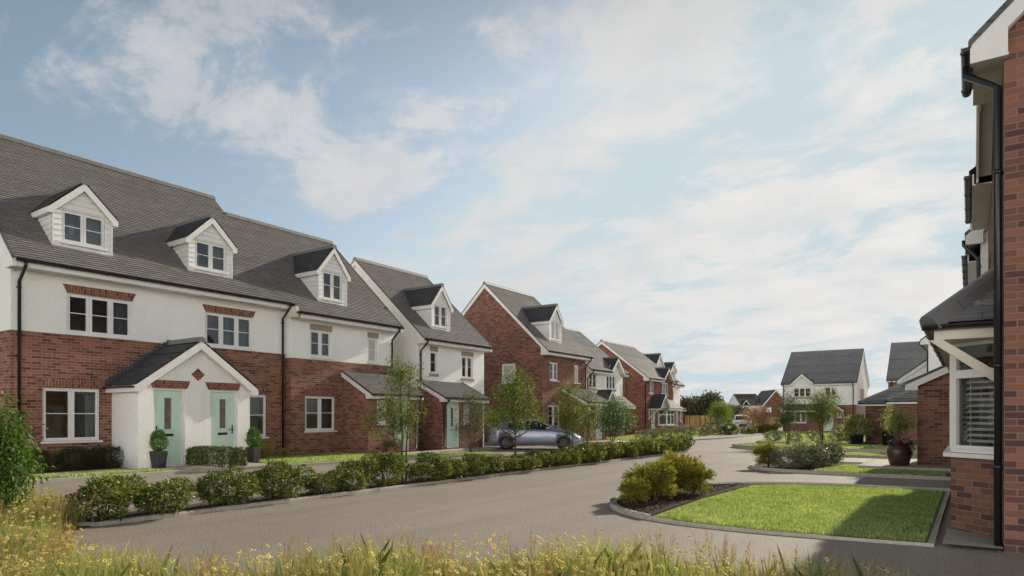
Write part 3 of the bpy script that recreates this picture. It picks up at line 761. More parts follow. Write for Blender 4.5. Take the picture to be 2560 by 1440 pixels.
# nearest block: two homes under one roof with a shared gabled porch
h = House('terraced_house', 'long white rendered and brick block with two dormers and a shared gabled porch', 'house', (-19.61, 6.5, 0), L_, 8.02, 8.74, 5.35, 9.84, 3.61, 'brick', 'render')
A1 = h
h.win(1.25, 2.91, 3.66, 4.72, 'arch', cols=3, curt=((.0, .1), (.7, 1)))
h.win(5.10, 6.76, 3.66, 4.72, 'arch', cols=3, curt=((.0, .08), (.5, .6), (.72, 1)))
h.win(.69, 2.06, .8, 2.20, cols=2, curt=((.56, .98),)); h.win(6.6, 7.3, .76, 2.18, cols=1, curt=((.05, .8),))
h.later.append(lambda: make_lintel(A1.root, A1.F, .69, 2.06, 2.2, .23, .1, proud=.008)); h.later.append(lambda: make_lintel(A1.root, A1.F, 6.6, 7.3, 2.18, .23, .1, proud=.008))
h.walls(); h.interior(lamp=[(1.55, 1.3, 2.66), (2.2, 2.2, 2.66)])
h.roof(gut=[(-.02, 8.1)], pipes=[(.17, .1), (7.9, .1)], verge=('l',))
h.dormer(1.72, 1.48, 5.93, 7.02, 7.84, (1.2, 2.26, 6.09, 6.94), label='nearest white clad dormer')
h.dormer(5.40, 1.48, 5.93, 7.02, 7.84, (4.87, 5.93, 6.07, 6.94))
# the porch
PX0, PX1, PP, PZE, PZA = 2.36, 5.66, 1.47, 2.3, 3.62
def porch(h):
    W2 = (PX1 - PX0) / 2; xc = (PX0 + PX1) / 2; o = .17; yF = -PP
    t = (PZA - PZE) / (W2 + o)
    d1, d2 = (2.75, 3.63, .12, 2.22), (4.38, 5.26, .12, 2.22)
    mb = MB(); zt = PZE + o * t - .12
    wall_rect(mb, PX0, PX1, -.1, zt, [d1, d2], y=yF)
    mb.face([(PX0, yF, zt), (PX1, yF, zt), (xc, yF, PZA - .12)])
    mb.face([(PX0, -.003, -.1), (PX0, yF, -.1), (PX0, yF, zt), (PX0, -.003, zt)]); mb.face([(PX1, yF, -.1), (PX1, -.003, -.1), (PX1, -.003, zt), (PX1, yF, zt)])
    pc = mb.build('porch', M['render'], h.root)
    yE = yF - .2; L = -yE - .004
    wE = W2 + o; u = Vector((wE, 0, PZA - PZE)); S = u.length
    mb = MB(); slope(mb, (xc - wE, 0, PZE), (0, -1, 0), u, S, .004, -yE, .13, t=.03); slope(mb, (xc + wE, yE, PZE), (0, 1, 0), (-wE, 0, PZA - PZE), S, 0, -yE - .004, .13, t=.03)
    mb.build('porch_roof', M['tiles_dark'], pc)
    mb = MB(); ridge_row(mb, (xc, yE - .02, PZA + .03), (0, 1, 0), L, r=.12, h=.1); mb.build('ridge_tiles', M['ridge_dark'], pc)
    n = Vector((-u.z, 0, u.x)).normalized()
    mb = MB()                                    # stepped lead flashing where the roof meets the wall
    k = 17
    for i in range(k):
        for sx in (-1, 1):
            q = Vector((xc + sx * wE, 0, PZE)) + Vector((-sx * wE, 0, PZA - PZE)) * ((i + .02) / k); e = Vector((-sx * wE, 0, PZA - PZE)) / k
            mb.box(q.x - .01, -.03, q.z + .0, q.x + e.x + .01, -.004, q.z + e.z + .1)
    mb.build('flashing', M['tiles_dark'], pc)
    for sx in (-1, 1):
        mb = MB(); P = lambda x, z: (xc + sx * x, yE + .003, z)
        mb.prism([P(wE, PZE - .035), P(0, PZA - .035), P(0, PZA - .26), P(W2 - .02, PZE + (o + .02) * t - .26), P(W2 - .02, PZE - .2), P(wE, PZE - .2)], (0, .16, 0)); mb.build('bargeboard', M['white_board'], pc)
        mb = MB(); x = xc + sx * (wE + .035)
        gutter_run(mb, (x, yE + .05, PZE - .04), (x, -.01, PZE - .04), r=.05); mb.build('gutter', M['black'], pc)
        mb = MB(); mb.box(xc + sx * (wE - .005), yE + .17, PZE - .2, xc + sx * (W2 + .003), -.01, PZE - .03); mb.build('fascia', M['white_board'], pc)
    F = frame((0, yF, 0), (1, 0, 0))
    make_lintel(pc, F, d1[0] - .02, d1[1] + .06, d1[3], .22, .09); make_lintel(pc, F, d2[0] - .06, d2[1] + .02, d2[3], .22, .09)
    mb = MB(F); mb.prism([(xc, -.014, 2.46), (xc + .2, -.014, 2.64), (xc, -.014, 2.82), (xc - .2, -.014, 2.64)], (0, .03, 0)); mb.build('diamond_panel', M['brick_orange'], pc)
    make_door(h.root, F, *d1, hinge=-1); make_door(h.root, F, *d2, hinge=1)
porch(A1)

# second block: stepped down, standing forward, tile hung lean-to porch
h = House('terraced_house', 'stepped down rendered and brick house with tiled lean-to porch beside flower pots', 'house', (-19.3, 14.53, 0), L_, 4.97, 7.85, 5.06, 9.1, 3.48, 'brick', 'render')
A2 = h
h.win(.81, 1.78, 3.58, 4.55, 'stone', cols=2, curt=((.55, .95),)); h.win(3.56, 4.1, 3.56, 4.53, 'stone', cols=1, pane='glass_pale')
h.win(.6, 1.95, .93, 2.18, cols=2, curt=((.55, .9),)); h.later.append(lambda: make_lintel(A2.root, A2.F, .6, 1.95, 2.18, .23, .1, proud=.008))
h.walls(); h.interior(lamp=[(1.1, 1.4, 2.66)])
h.roof(gut=[(-.08, 5.05)], pipes=[(4.84, 2.9)], verge=('r',))
mb = MB(); mb.box(-.11, -.44, 4.84, -.003, -.002, 5.2); mb.build('eaves_box', M['cream_board'], h.root)
h.dormer(1.98, 1.34, 5.62, 6.86, 7.82, (1.5, 2.42, 5.76, 6.78), curt=(), pane='glass')
_, F = h.leanto(2.33, 4.9, 1.33, 2.28, 3.16, 'brick', [(2.76, 3.29, 1.17, 2.06), (3.65, 4.5, .12, 2.13)], pipe=4.8)
h.win(2.76, 3.29, 1.17, 2.06, F=F, cols=1, pane='glass_pale'); h.door(3.65, 4.5, .12, 2.13, F=F, hinge=-1)
h.later[0](); h.later[1](); h.later = []

def type_b(name, label, loc, W, ze, zr, split, low, up, wins, dorm, lean, lintel='stone', **kw):
    h = House(name, label, 'house', loc, L_, W, 7.6, ze, zr, split, low, up, **kw)
    for a in wins: h.win(*a[:4], a[4], **a[5])
    return h

h = type_b('detached_house', 'narrow white rendered house with pinkish gable and dormer behind the young street tree', (-19.3, 20.95, 0), 4.65, 4.76, 8.62, 1.05, 'render', 'render',
           [(.76, 1.26, 3.32, 4.3, 'stone', dict(cols=1, sill='stone')), (2.94, 3.8, 3.22, 4.26, 'stone', dict(cols=2, sill='stone', curt=((.5, .9),)))], None, None)
h.walls(); h.interior(); h.roof(gut=[(-.06, 4.72)], pipes=[(.12, .1)])
h.dormer(1.66, 1.28, 5.3, 6.46, 7.4, (1.2, 2.08, 5.44, 6.4))
_, F = h.leanto(.0, 2.85, 1.3, 2.24, 3.0, 'brick', [(.36, 1.2, .12, 2.06), (1.46, 1.95, 1.15, 2.0)], pipe=.14)
h.win(1.46, 1.95, 1.15, 2.0, F=F, pane='glass_pale'); h.door(.36, 1.2, .12, 2.06, F=F, hinge=1, letter='glass_pale')
for f in h.later: f()
h.later = []

h = type_b('detached_house', 'tall brown brick house with dormer beside the parked blue hatchback', (-18.8, 30.1, 0), 4.86, 4.95, 8.98, 3.2, 'brick_brown', 'brick_brown',
           [(.77, 1.67, 3.42, 4.42, None, dict(cols=2, curt=((.55, .95),))), (3.5, 4.05, 3.38, 4.42, None, dict(cols=1, pane='glass_pale')), (.6, 1.85, .85, 2.06, None, dict(cols=2, curt=((.55, .9),)))], None, None)
h.walls(); h.interior(lamp=[(1.2, 1.2, 4.85)]); h.roof(gut=[(-.06, 4.92)], pipes=[(4.75, 2.9)])
h.dormer(1.72, 1.34, 5.56, 6.8, 7.74, (1.22, 2.14, 5.7, 6.72), pane='glass_pale')
_, F = h.leanto(2.2, 4.9, 1.3, 2.26, 3.05, 'brick_brown', [(2.6, 3.1, 1.15, 2.0), (3.66, 4.5, .12, 2.06)], pipe=4.8)
h.win(2.6, 3.1, 1.15, 2.0, F=F, pane='glass_pale'); h.door(3.66, 4.5, .12, 2.06, F=F, hinge=-1)
for f in h.later: f()
h.later = []
G = frame((0, h.D, 0), (0, -1, 0))                # its left gable, seen over the drive
make_window(h.root, G, 5.0, 5.85, 3.3, 4.35, cols=1, d=-.05, pane='glass_pale')
mb = MB(); mb.box(-.012, .0, 3.14, -.001, h.D, 3.2); mb.box(.0, -.012, 3.14, h.W, -.001, 3.2); mb.build('string_course', M['brick_brown'], h.root)

def type_e(label, loc, rz, W, D, ze, zr, split, low, up, name='detached_house', tiles='tiles', gap=(3.3, 5.3), zt=5.35, w1=(.7, 1.75), w2=(3.45, 5.1), pipes=((.12, .1), (5.7, .1)), door_x=(1.35, 2.2), bayx=(2.75, 5.35), lint=None, F_gable=None, win_z=(3.25, 4.2), board='white_board'):
    h = House(name, label, 'house', loc, rz, W, D, ze, zr, split, low, up, tiles=tiles, board=board)
    h.gap = (gap[0], gap[1], zt)
    h.win(*w1, *win_z, lint, cols=2, sill='stone', curt=((.0, .3),)); h.win(*w2, *win_z, lint, cols=3, sill='stone', curt=((.7, 1),))
    h.door(*door_x, .12, 2.1, hinge=1)
    h.walls(); h.interior()
    h.roof(gut=[(-.06, gap[0] - .08), (gap[1] + .08, W + .06)], pipes=pipes)
    h.gablet(gap[0], gap[1], zt)
    # bay with a mono-pitch canopy that runs over the door, which has its own small gable
    h.bay(bayx[0], bayx[1], .55, .75, 1.98, low)
    c0, c1 = .45, bayx[1] + .35; pr = .95; z0, z1 = 2.12, 2.85
    gx0, gx1 = door_x[0] - .6, door_x[1] + .6
    mb = MB(); u = Vector((0, pr, z1 - z0)); slope(mb, (0, -pr, z0), (1, 0, 0), u, u.length, gx1 - .15, c1, GA)
    cn = mb.build('canopy', M[tiles], h.root)
    mb = MB(); mb.box(gx1 - .1, -pr + .02, z0 - .17, c1, -pr + .045, z0 - .02); mb.box(gx1 - .1, -pr + .045, z0 - .17, c1, -.004, z0 - .15)
    mb.prism([(c1, -pr, z0 - .03), (c1, -.004, z1 - .03), (c1, -.004, z1 - .2), (c1, -.2, z0 - .17), (c1, -pr, z0 - .17)], (.03, 0, 0)); mb.build('fascia', M[board], cn)
    xc = (gx0 + gx1) / 2; wE = (gx1 - gx0) / 2; za = z0 + wE * 1.05; yE = -pr - .1
    mb = MB(); u = Vector((wE, 0, za - z0)); slope(mb, (gx0, 0, z0), (0, -1, 0), u, u.length, .004, -yE, GA); slope(mb, (gx1, yE, z0), (0, 1, 0), (-wE, 0, za - z0), u.length, 0, -yE - .004, GA)
    mb.build('canopy_gable_roof', M['tiles_dark'], cn)
    mb = MB(); mb.face([(gx0 + .06, yE + .06, z0 - .05), (gx1 - .06, yE + .06, z0 - .05), (xc, yE + .06, za - .12)]); mb.build('gable_board', M['stone'], cn)
    for sx in (-1, 1):
        mb = MB(); P = lambda x, z: (xc + sx * x, yE + .003, z)
        mb.prism([P(wE, z0 - .03), P(0, za - .03), P(0, za - .2), P(wE - .12, z0 - .06), P(wE, z0 - .17)], (0, .03, 0)); mb.build('bargeboard', M[board], cn)
        mb = MB(); x = xc + sx * (wE - .12)
        mb.box(x - .035, -.07, 1.2, x + .035, -.003, 2.0); mb.box(x - .03, -pr, z0 - .16, x + .03, -.005, z0 - .07)
        mb.prism([(x - .03, -.07, 1.3), (x - .03, -.07, 1.4), (x - .03, -.72, z0 - .16), (x - .03, -.82, z0 - .16)], (.06, 0, 0)); mb.build('gallows_bracket', M[board], cn)
    return h

h = type_e('white rendered house with front gable, half hidden behind the brown brick house', (-19.8, 36.9, 0), L_, 5.3, 7.0, 4.4, 7.6, 2.2, 'brick_brown', 'render', gap=(2.95, 4.95), zt=5.4, w1=(.4, 1.45), w2=(2.75 + .1, 4.2), bayx=(2.6, 5.0), door_x=(1.2, 2.0))
h = type_e('orange brick house with mint door, front gable and bay window beyond the hedge', (-20.6, 47.75, 0), L_, 5.85, 7.2, 4.4, 7.5, 2.2, 'brick_orange', 'brick_orange', gap=(3.25, 5.4), zt=5.42, w1=(.85, 1.95), w2=(3.4, 4.95))

h = House('detached_house', 'small brick house with dormer just behind the orange brick bay window house', 'house', (-22.6, 54.3, 0), L_, 4.4, 8.2, 4.45, 7.55, 2.6, 'brick_orange', 'brick_orange')
h.win(2.9, 3.9, 3.0, 3.95, None, cols=2); h.win(.8, 1.7, 3.0, 3.95, None, cols=2)
h.walls(); h.interior(); h.roof(pipes=[(.2, .1)])
h.dormer(2.0, 1.9, 4.9, 6.0, 7.1, (1.5, 2.5, 5.05, 5.95))
_, F = h.leanto(2.2, 4.35, 1.1, 2.1, 2.7, 'brick_orange', [(2.4, 3.15, .12, 1.95), (3.5, 4.0, 1.0, 1.9)])
h.door(2.4, 3.15, .12, 1.95, F=F); h.win(3.5, 4.0, 1.0, 1.9, F=F, pane='glass_pale')
for f in h.later: f()
h.later = []
h = House('detached_house', 'white rendered house with dormer at the far end of the left row', 'house', (-23.5, 59.4, 0), L_, 3.8, 8.0, 4.5, 7.9, 1.9, 'brick_orange', 'render')
h.win(1.2, 2.1, 2.9, 3.9, None, cols=2); h.win(.9, 2.0, .9, 1.8, None, cols=2)
h.walls(); h.interior(); h.roof()
h.dormer(2.2, 1.5, 4.9, 5.9, 6.7, (1.75, 2.65, 5.0, 5.8))

# ---------------------------------------------------------------- houses across the far end and on the right
h = House('detached_house', 'white house with small front gable and brick base facing down the street', 'house', (-14.75, 67.0, 0), 0, 6.3, 8.4, 4.55, 7.85, 2.5, 'brick', 'render', tiles='tiles_near', ridge='ridge_dark', o=.35)
h.gap = (.8, 2.7, 5.45)
h.win(.95, 2.5, 3.25, 4.15, None, cols=3, sill='stone', curt=((.0, .2), (.8, 1))); h.win(3.65, 4.75, 3.3, 4.2, None, cols=2, sill='stone', curt=((.6, 1),))
h.win(.6, 2.1, .85, 2.05, None, cols=3, blind=True); h.door(3.55, 4.4, .1, 2.0, hinge=1); h.win(4.72, 5.1, 1.35, 1.9, None)
h.walls(); h.interior(); h.roof(gut=[(-.08, .7), (2.8, 6.38)], pipes=[(.1, .1), (6.05, .1)], rg=.11)
h.gablet(.8, 2.7, 5.45)
mb = MB(); u = Vector((0, .95, .6)); slope(mb, (0, -.95, 2.0), (1, 0, 0), u, u.length, .3, 3.3, GA); cn = mb.build('canopy', M['tiles_dark'], h.root)
mb = MB(); mb.box(.3, -.93, 1.85, 3.3, -.9, 1.98); mb.build('fascia', M['white_board'], cn)
xc, wE, z0, za = 4.35, 1.05, 2.0, 2.8; yE = -1.0
mb = MB(); u = Vector((wE, 0, za - z0)); slope(mb, (xc - wE, 0, z0), (0, -1, 0), u, u.length, .004, -yE, GA); slope(mb, (xc + wE, yE, z0), (0, 1, 0), (-wE, 0, za - z0), u.length, 0, -yE - .004, GA); cn = mb.build('door_gable', M['tiles_dark'], h.root)
mb = MB(); mb.face([(xc - wE + .05, yE + .05, z0 - .05), (xc + wE - .05, yE + .05, z0 - .05), (xc, yE + .05, za - .1)]); mb.build('gable_board', M['brick_brown'], cn)
for sx in (-1, 1):
    mb = MB(); P = lambda x, z: (xc + sx * x, yE + .003, z); mb.prism([P(wE, z0 - .02), P(0, za - .02), P(0, za - .17), P(wE, z0 - .17)], (0, .03, 0)); mb.build('bargeboard', M['white_board'], cn)
    mb = MB(); x = xc + sx * (wE - .1); mb.prism([(x - .03, -.004, 1.1), (x - .03, -.004, 1.2), (x - .03, -.85, z0 - .1), (x - .03, -.95, z0 - .1)], (.06, 0, 0)); mb.build('gallows_bracket', M['white_board'], cn)
Gr = frame((6.3, 0, 0), (0, 1, 0))
for a in (3.1, 4.3): make_window(h.root, Gr, a, a + .45, 3.0, 4.1, cols=1, d=-.05, pane='glass_pale')

h = House('detached_house', 'dark roofed house standing behind the hipped garages on the right', 'house', (-5.75, 64.8, 0), 0, 4.6, 8.0, 4.55, 8.0, 2.5, 'brick', 'brick', tiles='tiles_near', ridge='ridge_dark', o=.35)
h.win(.6, 1.6, 3.1, 4.1, None, cols=2); h.walls(); h.interior(); h.roof(pipes=[(.3, .1)], rg=.11)
h = House('detached_house', 'white gabled house with black downpipe rising behind the brick garages', 'house', (-1.75, 47.5, 0), R(-90), 7.5, 8.0, 5.35, 8.8, 2.6, 'brick_brown', 'render', tiles='tiles_near', ridge='ridge_dark', o=.35)
h.win(4.6, 5.6, 3.3, 4.4, None, cols=2); h.walls(); h.interior(); h.roof(pipes=[(7.2, .1)], rg=.11)
_, F = h.leanto(3.0, 6.4, 1.2, 3.4, 4.5, 'render', [], tiles='tiles_near')

def hip_garage(label, loc, W, D, ze, rise, wall):
    g = empty('garage', loc, 0, label, 'garage')
    mb = MB(); mb.face([(0, 0, -.1), (W, 0, -.1), (W, 0, ze - .05), (0, 0, ze - .05)]); mb.face([(0, D, -.1), (0, 0, -.1), (0, 0, ze - .05), (0, D, ze - .05)]); mb.face([(W, 0, -.1), (W, D, -.1), (W, D, ze - .05), (W, 0, ze - .05)]); mb.face([(W, D, -.1), (0, D, -.1), (0, D, ze - .05), (W, D, ze - .05)])
    mb.build('brick_wall', M[wall], g)
    o = .25; a = W / 2 + o; z1 = ze + rise
    u = Vector((0, a, rise)); S = u.length
    mb = MB()
    f = lambda s: s / S * a
    slope(mb, (-o, -o, ze), (1, 0, 0), (0, a, rise), S, lambda s: f(s), lambda s: W + 2 * o - f(s), GA)
    slope(mb, (-o, D + o, ze), (0, -1, 0), (a, 0, rise), S, lambda s: f(s), lambda s: D + 2 * o - f(s), GA)
    slope(mb, (W + o, -o, ze), (0, 1, 0), (-a, 0, rise), S, lambda s: f(s), lambda s: D + 2 * o - f(s), GA)
    slope(mb, (W + o, D + o, ze), (-1, 0, 0), (0, -a, rise), S, lambda s: f(s), lambda s: W + 2 * o - f(s), GA)
    r = mb.build('roof', M['tiles_near'], g)
    mb = MB(); top = Vector((W / 2, a - o, z1))
    for c, e in (((-o, -o, ze), top), ((W + o, -o, ze), top), ((-o, D + o, ze), (W / 2, D + o - a, z1)), ((W + o, D + o, ze), (W / 2, D + o - a, z1))):
        c = Vector(c); e = Vector(e); ridge_row(mb, c + Vector((0, 0, .03)), e - c, (e - c).length, r=.11, h=.09)
    if D > W: ridge_row(mb, top, (0, 1, 0), D - W)
    mb.build('ridge_tiles', M['ridge_dark'], r)
    mb = MB(); mb.box(-o + .03, -o + .03, ze - .18, W + o - .03, -o + .055, ze - .02); mb.box(-o + .03, -o + .055, ze - .18, -o + .055, D + o, ze - .02); mb.box(-o + .055, -o + .055, ze - .18, W + o, D + o, ze - .165, skip='t'); mb.build('fascia', M['upvc'], g)
    mb = MB(); gutter_run(mb, (-o - .05, -o - .03, ze - .03), (W + o, -o - .03, ze - .03), r=.055); gutter_run(mb, (-o - .03, D, ze - .03), (-o - .03, -o - .05, ze - .03), r=.055); mb.build('gutter', M['black'], g)
    return g
hip_garage('farther hipped brick garage with its left corner beside the potted palm', (-4.35, 37.7, 0), 5.4, 5.4, 2.15, 1.55, 'brick_brown')
hip_garage('nearer small brick garage with hipped roof behind the olive tree in the brown pot', (-2.95, 35.2, 0), 3.0, 2.4, 2.2, .9, 'brick_brown')

# right-hand house whose brick corner frames the view, and its neighbour
h = House('detached_house', 'nearest brick house with canted bay window and black downpipe at the right edge', 'house', (.3, 16.55, 0), R(-90), 7.7, 9.0, 5.5, 10.1, 20, 'brick_near', 'brick_near', tiles='tiles_near', ridge='ridge_dark', o=.3, board='white_board')
R1 = h; s = h
h.split = 3.0; h.gr = .05
h.gap = (3.2, 6.4, 6.6)
h.win(3.9, 5.7, 3.3, 4.4, None, cols=3); h.win(.8, 2.0, 3.3, 4.4, None, cols=2); h.door(1.1, 2.0, .1, 2.1)
h.walls(); h.interior()
h.roof(gut=[(-.06, 3.1), (6.55, 7.78)], rg=.13)
h.gablet(3.2, 6.4, 6.6)
pm = MB(); x = 7.62; pm.tube([(7.45, -.34, 5.4), (7.45, -.34, 5.3), (x, -.05, 5.02), (x, -.05, .05)], .037, 14)
for z in (4.1, 2.0, .9): pm.box(x - .06, -.01, z - .02, x + .06, .0, z + .02); pm.rows([[(x + .045 * math.cos(-2 * math.pi * j / 14), -.05 + .045 * math.sin(-2 * math.pi * j / 14), q) for j in range(14)] for q in (z - .025, z + .025)], cap=True)
pm.build('downpipe', M['black'], h.root)
# bay: near splay from the wall at x=7.05 to x=6.55
h.bay(4.0, 7.08, .5, 1.0, 2.4, 'brick_near', splay=.5, front=2)
c0, c1, pr, z0, z1 = .6, 7.3, .68, 2.55, 3.15
u = Vector((0, pr, z1 - z0)); S = u.length; f = lambda q: q / S * pr
mb = MB(); slope(mb, (0, -pr, z0), (1, 0, 0), u, S, c0, lambda q: c1 - f(q), .16, t=.03); slope(mb, (c1, -pr, z0), (0, 1, 0), (-pr, 0, z1 - z0), S, lambda q: f(q), pr - .004, .16, t=.03)
cn = mb.build('canopy', M['tiles_near'], h.root)
mb = MB(); a = Vector((c1, -pr, z0 + .05)); b = Vector((c1 - pr, 0, z1 + .06)); ridge_row(mb, a + (a - b) * .06, b - a, (b - a).length * 1.06, r=.14, h=.12, seg=.42); mb.build('hip_tiles', M['ridge_dark'], cn)
mb = MB(); gutter_run(mb, (c0, -pr - .04, z0 - .03), (c1 + .06, -pr - .04, z0 - .03), r=.055); mb.build('gutter', M['black'], cn)
mb = MB(); gutter_run(mb, (c1 + .04, -pr - .08, z0 - .03), (c1 + .04, -.01, z0 - .03), r=.055); mb.build('gutter', M['black'], cn)
mb = MB(); mb.box(c0, -pr + .03, z0 - .2, c1 - .055, -pr + .055, z0 - .02); mb.box(c1 - .055, -pr + .03, z0 - .2, c1 - .03, -.004, z0 - .02); mb.box(c0, -pr + .055, z0 - .2, c1 - .055, -.004, z0 - .185); mb.build('fascia', M['cream_board'], cn)
mb = MB(); x = 7.24; mb.prism([(x, -.004, 1.78), (x, -.004, 1.92), (x, -.56, z0 - .205), (x, -.7, z0 - .205)], (.07, 0, 0)); mb.box(x, -.07, 1.5, x + .07, -.002, 1.77); mb.build('gallows_bracket', M['cream_board'], cn)

h = House('detached_house', 'brick house with lean-to porch beyond the nearest right-hand house', 'house', (.2, 24.3, 0), R(-90), 7.0, 8.6, 5.35, 9.4, 3.0, 'brick_brown', 'render', tiles='tiles_near', ridge='ridge_dark', o=.28)
h.win(4.2, 5.2, 3.3, 4.4, None, cols=2); h.walls(); h.interior(); h.roof(gut=[(0, 5.0)], pipes=[(6.8, .1)], rg=.13)
_, F = h.leanto(.3, 3.2, 1.38, 2.35, 3.15, 'brick_brown', [], rx=(.1, .12), tiles='tiles_near')
# ---------------------------------------------------------------- ground, road, kerbs, lawns
def sheet(name, poly, z, m, kind='structure', label=None, th=0.0):
    mb = MB(); a = sum(poly[i][0] * poly[(i + 1) % len(poly)][1] - poly[(i + 1) % len(poly)][0] * poly[i][1] for i in range(len(poly)))
    if a < 0: poly = poly[::-1]
    mb.face([(x, y, z) for x, y in poly])
    if th:
        for i in range(len(poly)):
            p, q = poly[i], poly[(i + 1) % len(poly)]
            mb.face([(*p, z - th), (*q, z - th), (*q, z), (*p, z)])
    return tag(mb.build(name, M[m]), label, kind=kind)

def smooth_line(pts, n=6):
    """Catmull-Rom through the points"""
    P = [Vector((*p, 0)) for p in pts]; out = []
    for i in range(len(P) - 1):
        a, b, c, d = P[max(i - 1, 0)], P[i], P[i + 1], P[min(i + 2, len(P) - 1)]
        for k in range(n):
            t = k / n
            q = .5 * ((2 * b) + (c - a) * t + (2 * a - 5 * b + 4 * c - d) * t * t + (3 * b - a - 3 * c + d) * t ** 3); out.append((q.x, q.y))
    out.append(tuple(pts[-1])); return out

def kerb(pts, w=.12, h=.1, z0=-.02, m='kerb', close=False, name='kerb'):
    """kerb stones along a line, w wide to its left, with joints every 0.9 m"""
    P = [Vector((*p, 0)) for p in pts]
    if close: P.append(P[0].copy())
    prof = [(0, z0), (w, z0), (w, h), (w * .18, h), (.0, h - w * .16)]
    rows = []
    for i, p in enumerate(P):
        d = (P[min(i + 1, len(P) - 1)] - P[max(i - 1, 0)])
        if close and i in (0, len(P) - 1): d = P[1] - P[-2]
        d.normalize(); s_ = Vector((-d.y, d.x, 0))
        rows.append([p + s_ * a + Vector((0, 0, b)) for a, b in prof])
    mb = MB(); mb.rows(list(reversed(rows)), smooth=False, cap=not close)
    return tag(mb.build(name, M[m]), kind='structure')

sheet('ground', [(-900, -300), (900, -300), (900, 1500), (-900, 1500)], -.03, 'field')
sheet('road', [(-30, -12), (24, -12), (24, 96), (-30, 96)], 0, 'asphalt')
sheet('road_joint', [(-9.3, 26.42), (-6.0, 27.52), (-6.0, 27.62), (-9.3, 26.52)], .004, 'asphalt_dark')

# hedge bed between the road and the private drive
BED0, BED1 = 4.1, 26.3
front = [(-9.46, BED0), (-9.46, 10), (-9.46, 18), (-9.46, BED1)]
back = [(-10.1, BED1), (-10.12, 18), (-10.1, 10), (-10.05, BED0 + .2)]
kerb(front + smooth_line([(-9.46, BED1), (-9.6, 26.6), (-9.95, 26.6), (-10.1, BED1)]) + back + smooth_line([(-10.05, BED0 + .2), (-9.95, BED0 - .05), (-9.7, BED0 - .2), (-9.46, BED0)]), w=.1, h=.055, close=True)
sheet('mulch_bed', [(-9.5, BED0), (-9.5, BED1 + .1), (-10.06, BED1 + .1), (-10.06, BED0)], .035, 'mulch')

# rough verge that carries the wild flowers
VERGE = [(-30, -8), (3, -8), (1.4, 3.4), (1.0, 6.1), (-.3, 6.3), (-1.2, 6.05), (-2.1, 5.7), (-3.3, 4.9), (-4.3, 3.95), (-5, 2.8), (-6.2, 2.75), (-8, 3.2), (-9.15, 3.5), (-9.45, 4.0), (-9.75, 4.25), (-11.5, 4.5), (-14, 4.7), (-30, 5.5)]
sheet('verge_ground', VERGE, .012, 'field')

# left-hand front gardens
LAWN_A = [(-17.95, 5.2), (-16.75, 5.2), (-16.65, 9.0), (-17.2, 8.75)]
sheet('lawn', LAWN_A, .06, 'soil')
kerb([(-16.7, 5.0), (-16.6, 9.2)], w=.06, h=.075)
sheet('front_path', [(-18.75, 5.2), (-17.97, 5.2), (-17.22, 8.77), (-16.6, 9.1), (-16.35, 10.4), (-16.1, 12.1), (-16.5, 12.05), (-18.12, 11.8), (-18.12, 8.8), (-18.6, 8.6)], .07, 'paving', th=.08)
sheet('flower_bed', [(-19.58, 5.2), (-18.75, 5.2), (-18.6, 8.84), (-19.58, 8.84)], .06, 'mulch')
LAWN_B = [(-16.5, 12.07), (-16.08, 12.12)] + smooth_line([(-15.9, 14.0), (-15.55, 16.4), (-15.05, 18.6), (-14.6, 20.1)], 4) + [(-15.2, 20.3), (-16.4, 18.6), (-16.75, 17.7), (-17.95, 16.8), (-19.25, 16.8), (-19.25, 13.6), (-18.4, 12.2)]
sheet('lawn', LAWN_B, .06, 'soil')
kerb(smooth_line([(-16.05, 12.12), (-15.85, 14.0), (-15.5, 16.4), (-15.0, 18.6), (-14.5, 20.3)], 4), w=.06, h=.075)
sheet('flower_bed', [(-19.58, 12.25), (-18.5, 12.25), (-18.5, 13.5), (-19.0, 14.5), (-19.58, 14.5)], .05, 'mulch')
sheet('front_path', [(-18.6, 16.8), (-17.9, 16.85), (-16.75, 17.75), (-17.2, 19.9), (-17.25, 24.2), (-18.0, 24.2), (-18.0, 19.6)], .07, 'paving', th=.08)
sheet('front_path', [(-17.5, 31.9), (-15.6, 31.9), (-15.6, 35.0), (-17.5, 35.0)], .07, 'paving', th=.08)
LAWN_C = [(-17.5, 24.4), (-15.9, 24.4), (-15.2, 31.0), (-15.6, 31.9), (-17.5, 31.9)]
sheet('pavement', smooth_line([(-14.9, 29.2), (-14.2, 31.0), (-13.9, 36), (-13.2, 42), (-13.2, 50), (-14.2, 58), (-17, 66)], 5) + [(-19, 66), (-16.2, 58), (-15.2, 50), (-15.2, 42), (-15.4, 36), (-15.4, 29.2)], .085, 'asphalt')
kerb(smooth_line([(-14.9, 29.2), (-14.2, 31.0), (-13.9, 36), (-13.2, 42), (-13.2, 50), (-14.2, 58), (-17, 66)], 5), w=.14, h=.1)
LAWN_D = [(-19.5, 35.2), (-15.45, 35.2), (-15.25, 42), (-15.25, 50), (-16.2, 58), (-17.5, 62), (-20, 62), (-20.4, 47)]
sheet('lawn', LAWN_D, .075, 'soil')

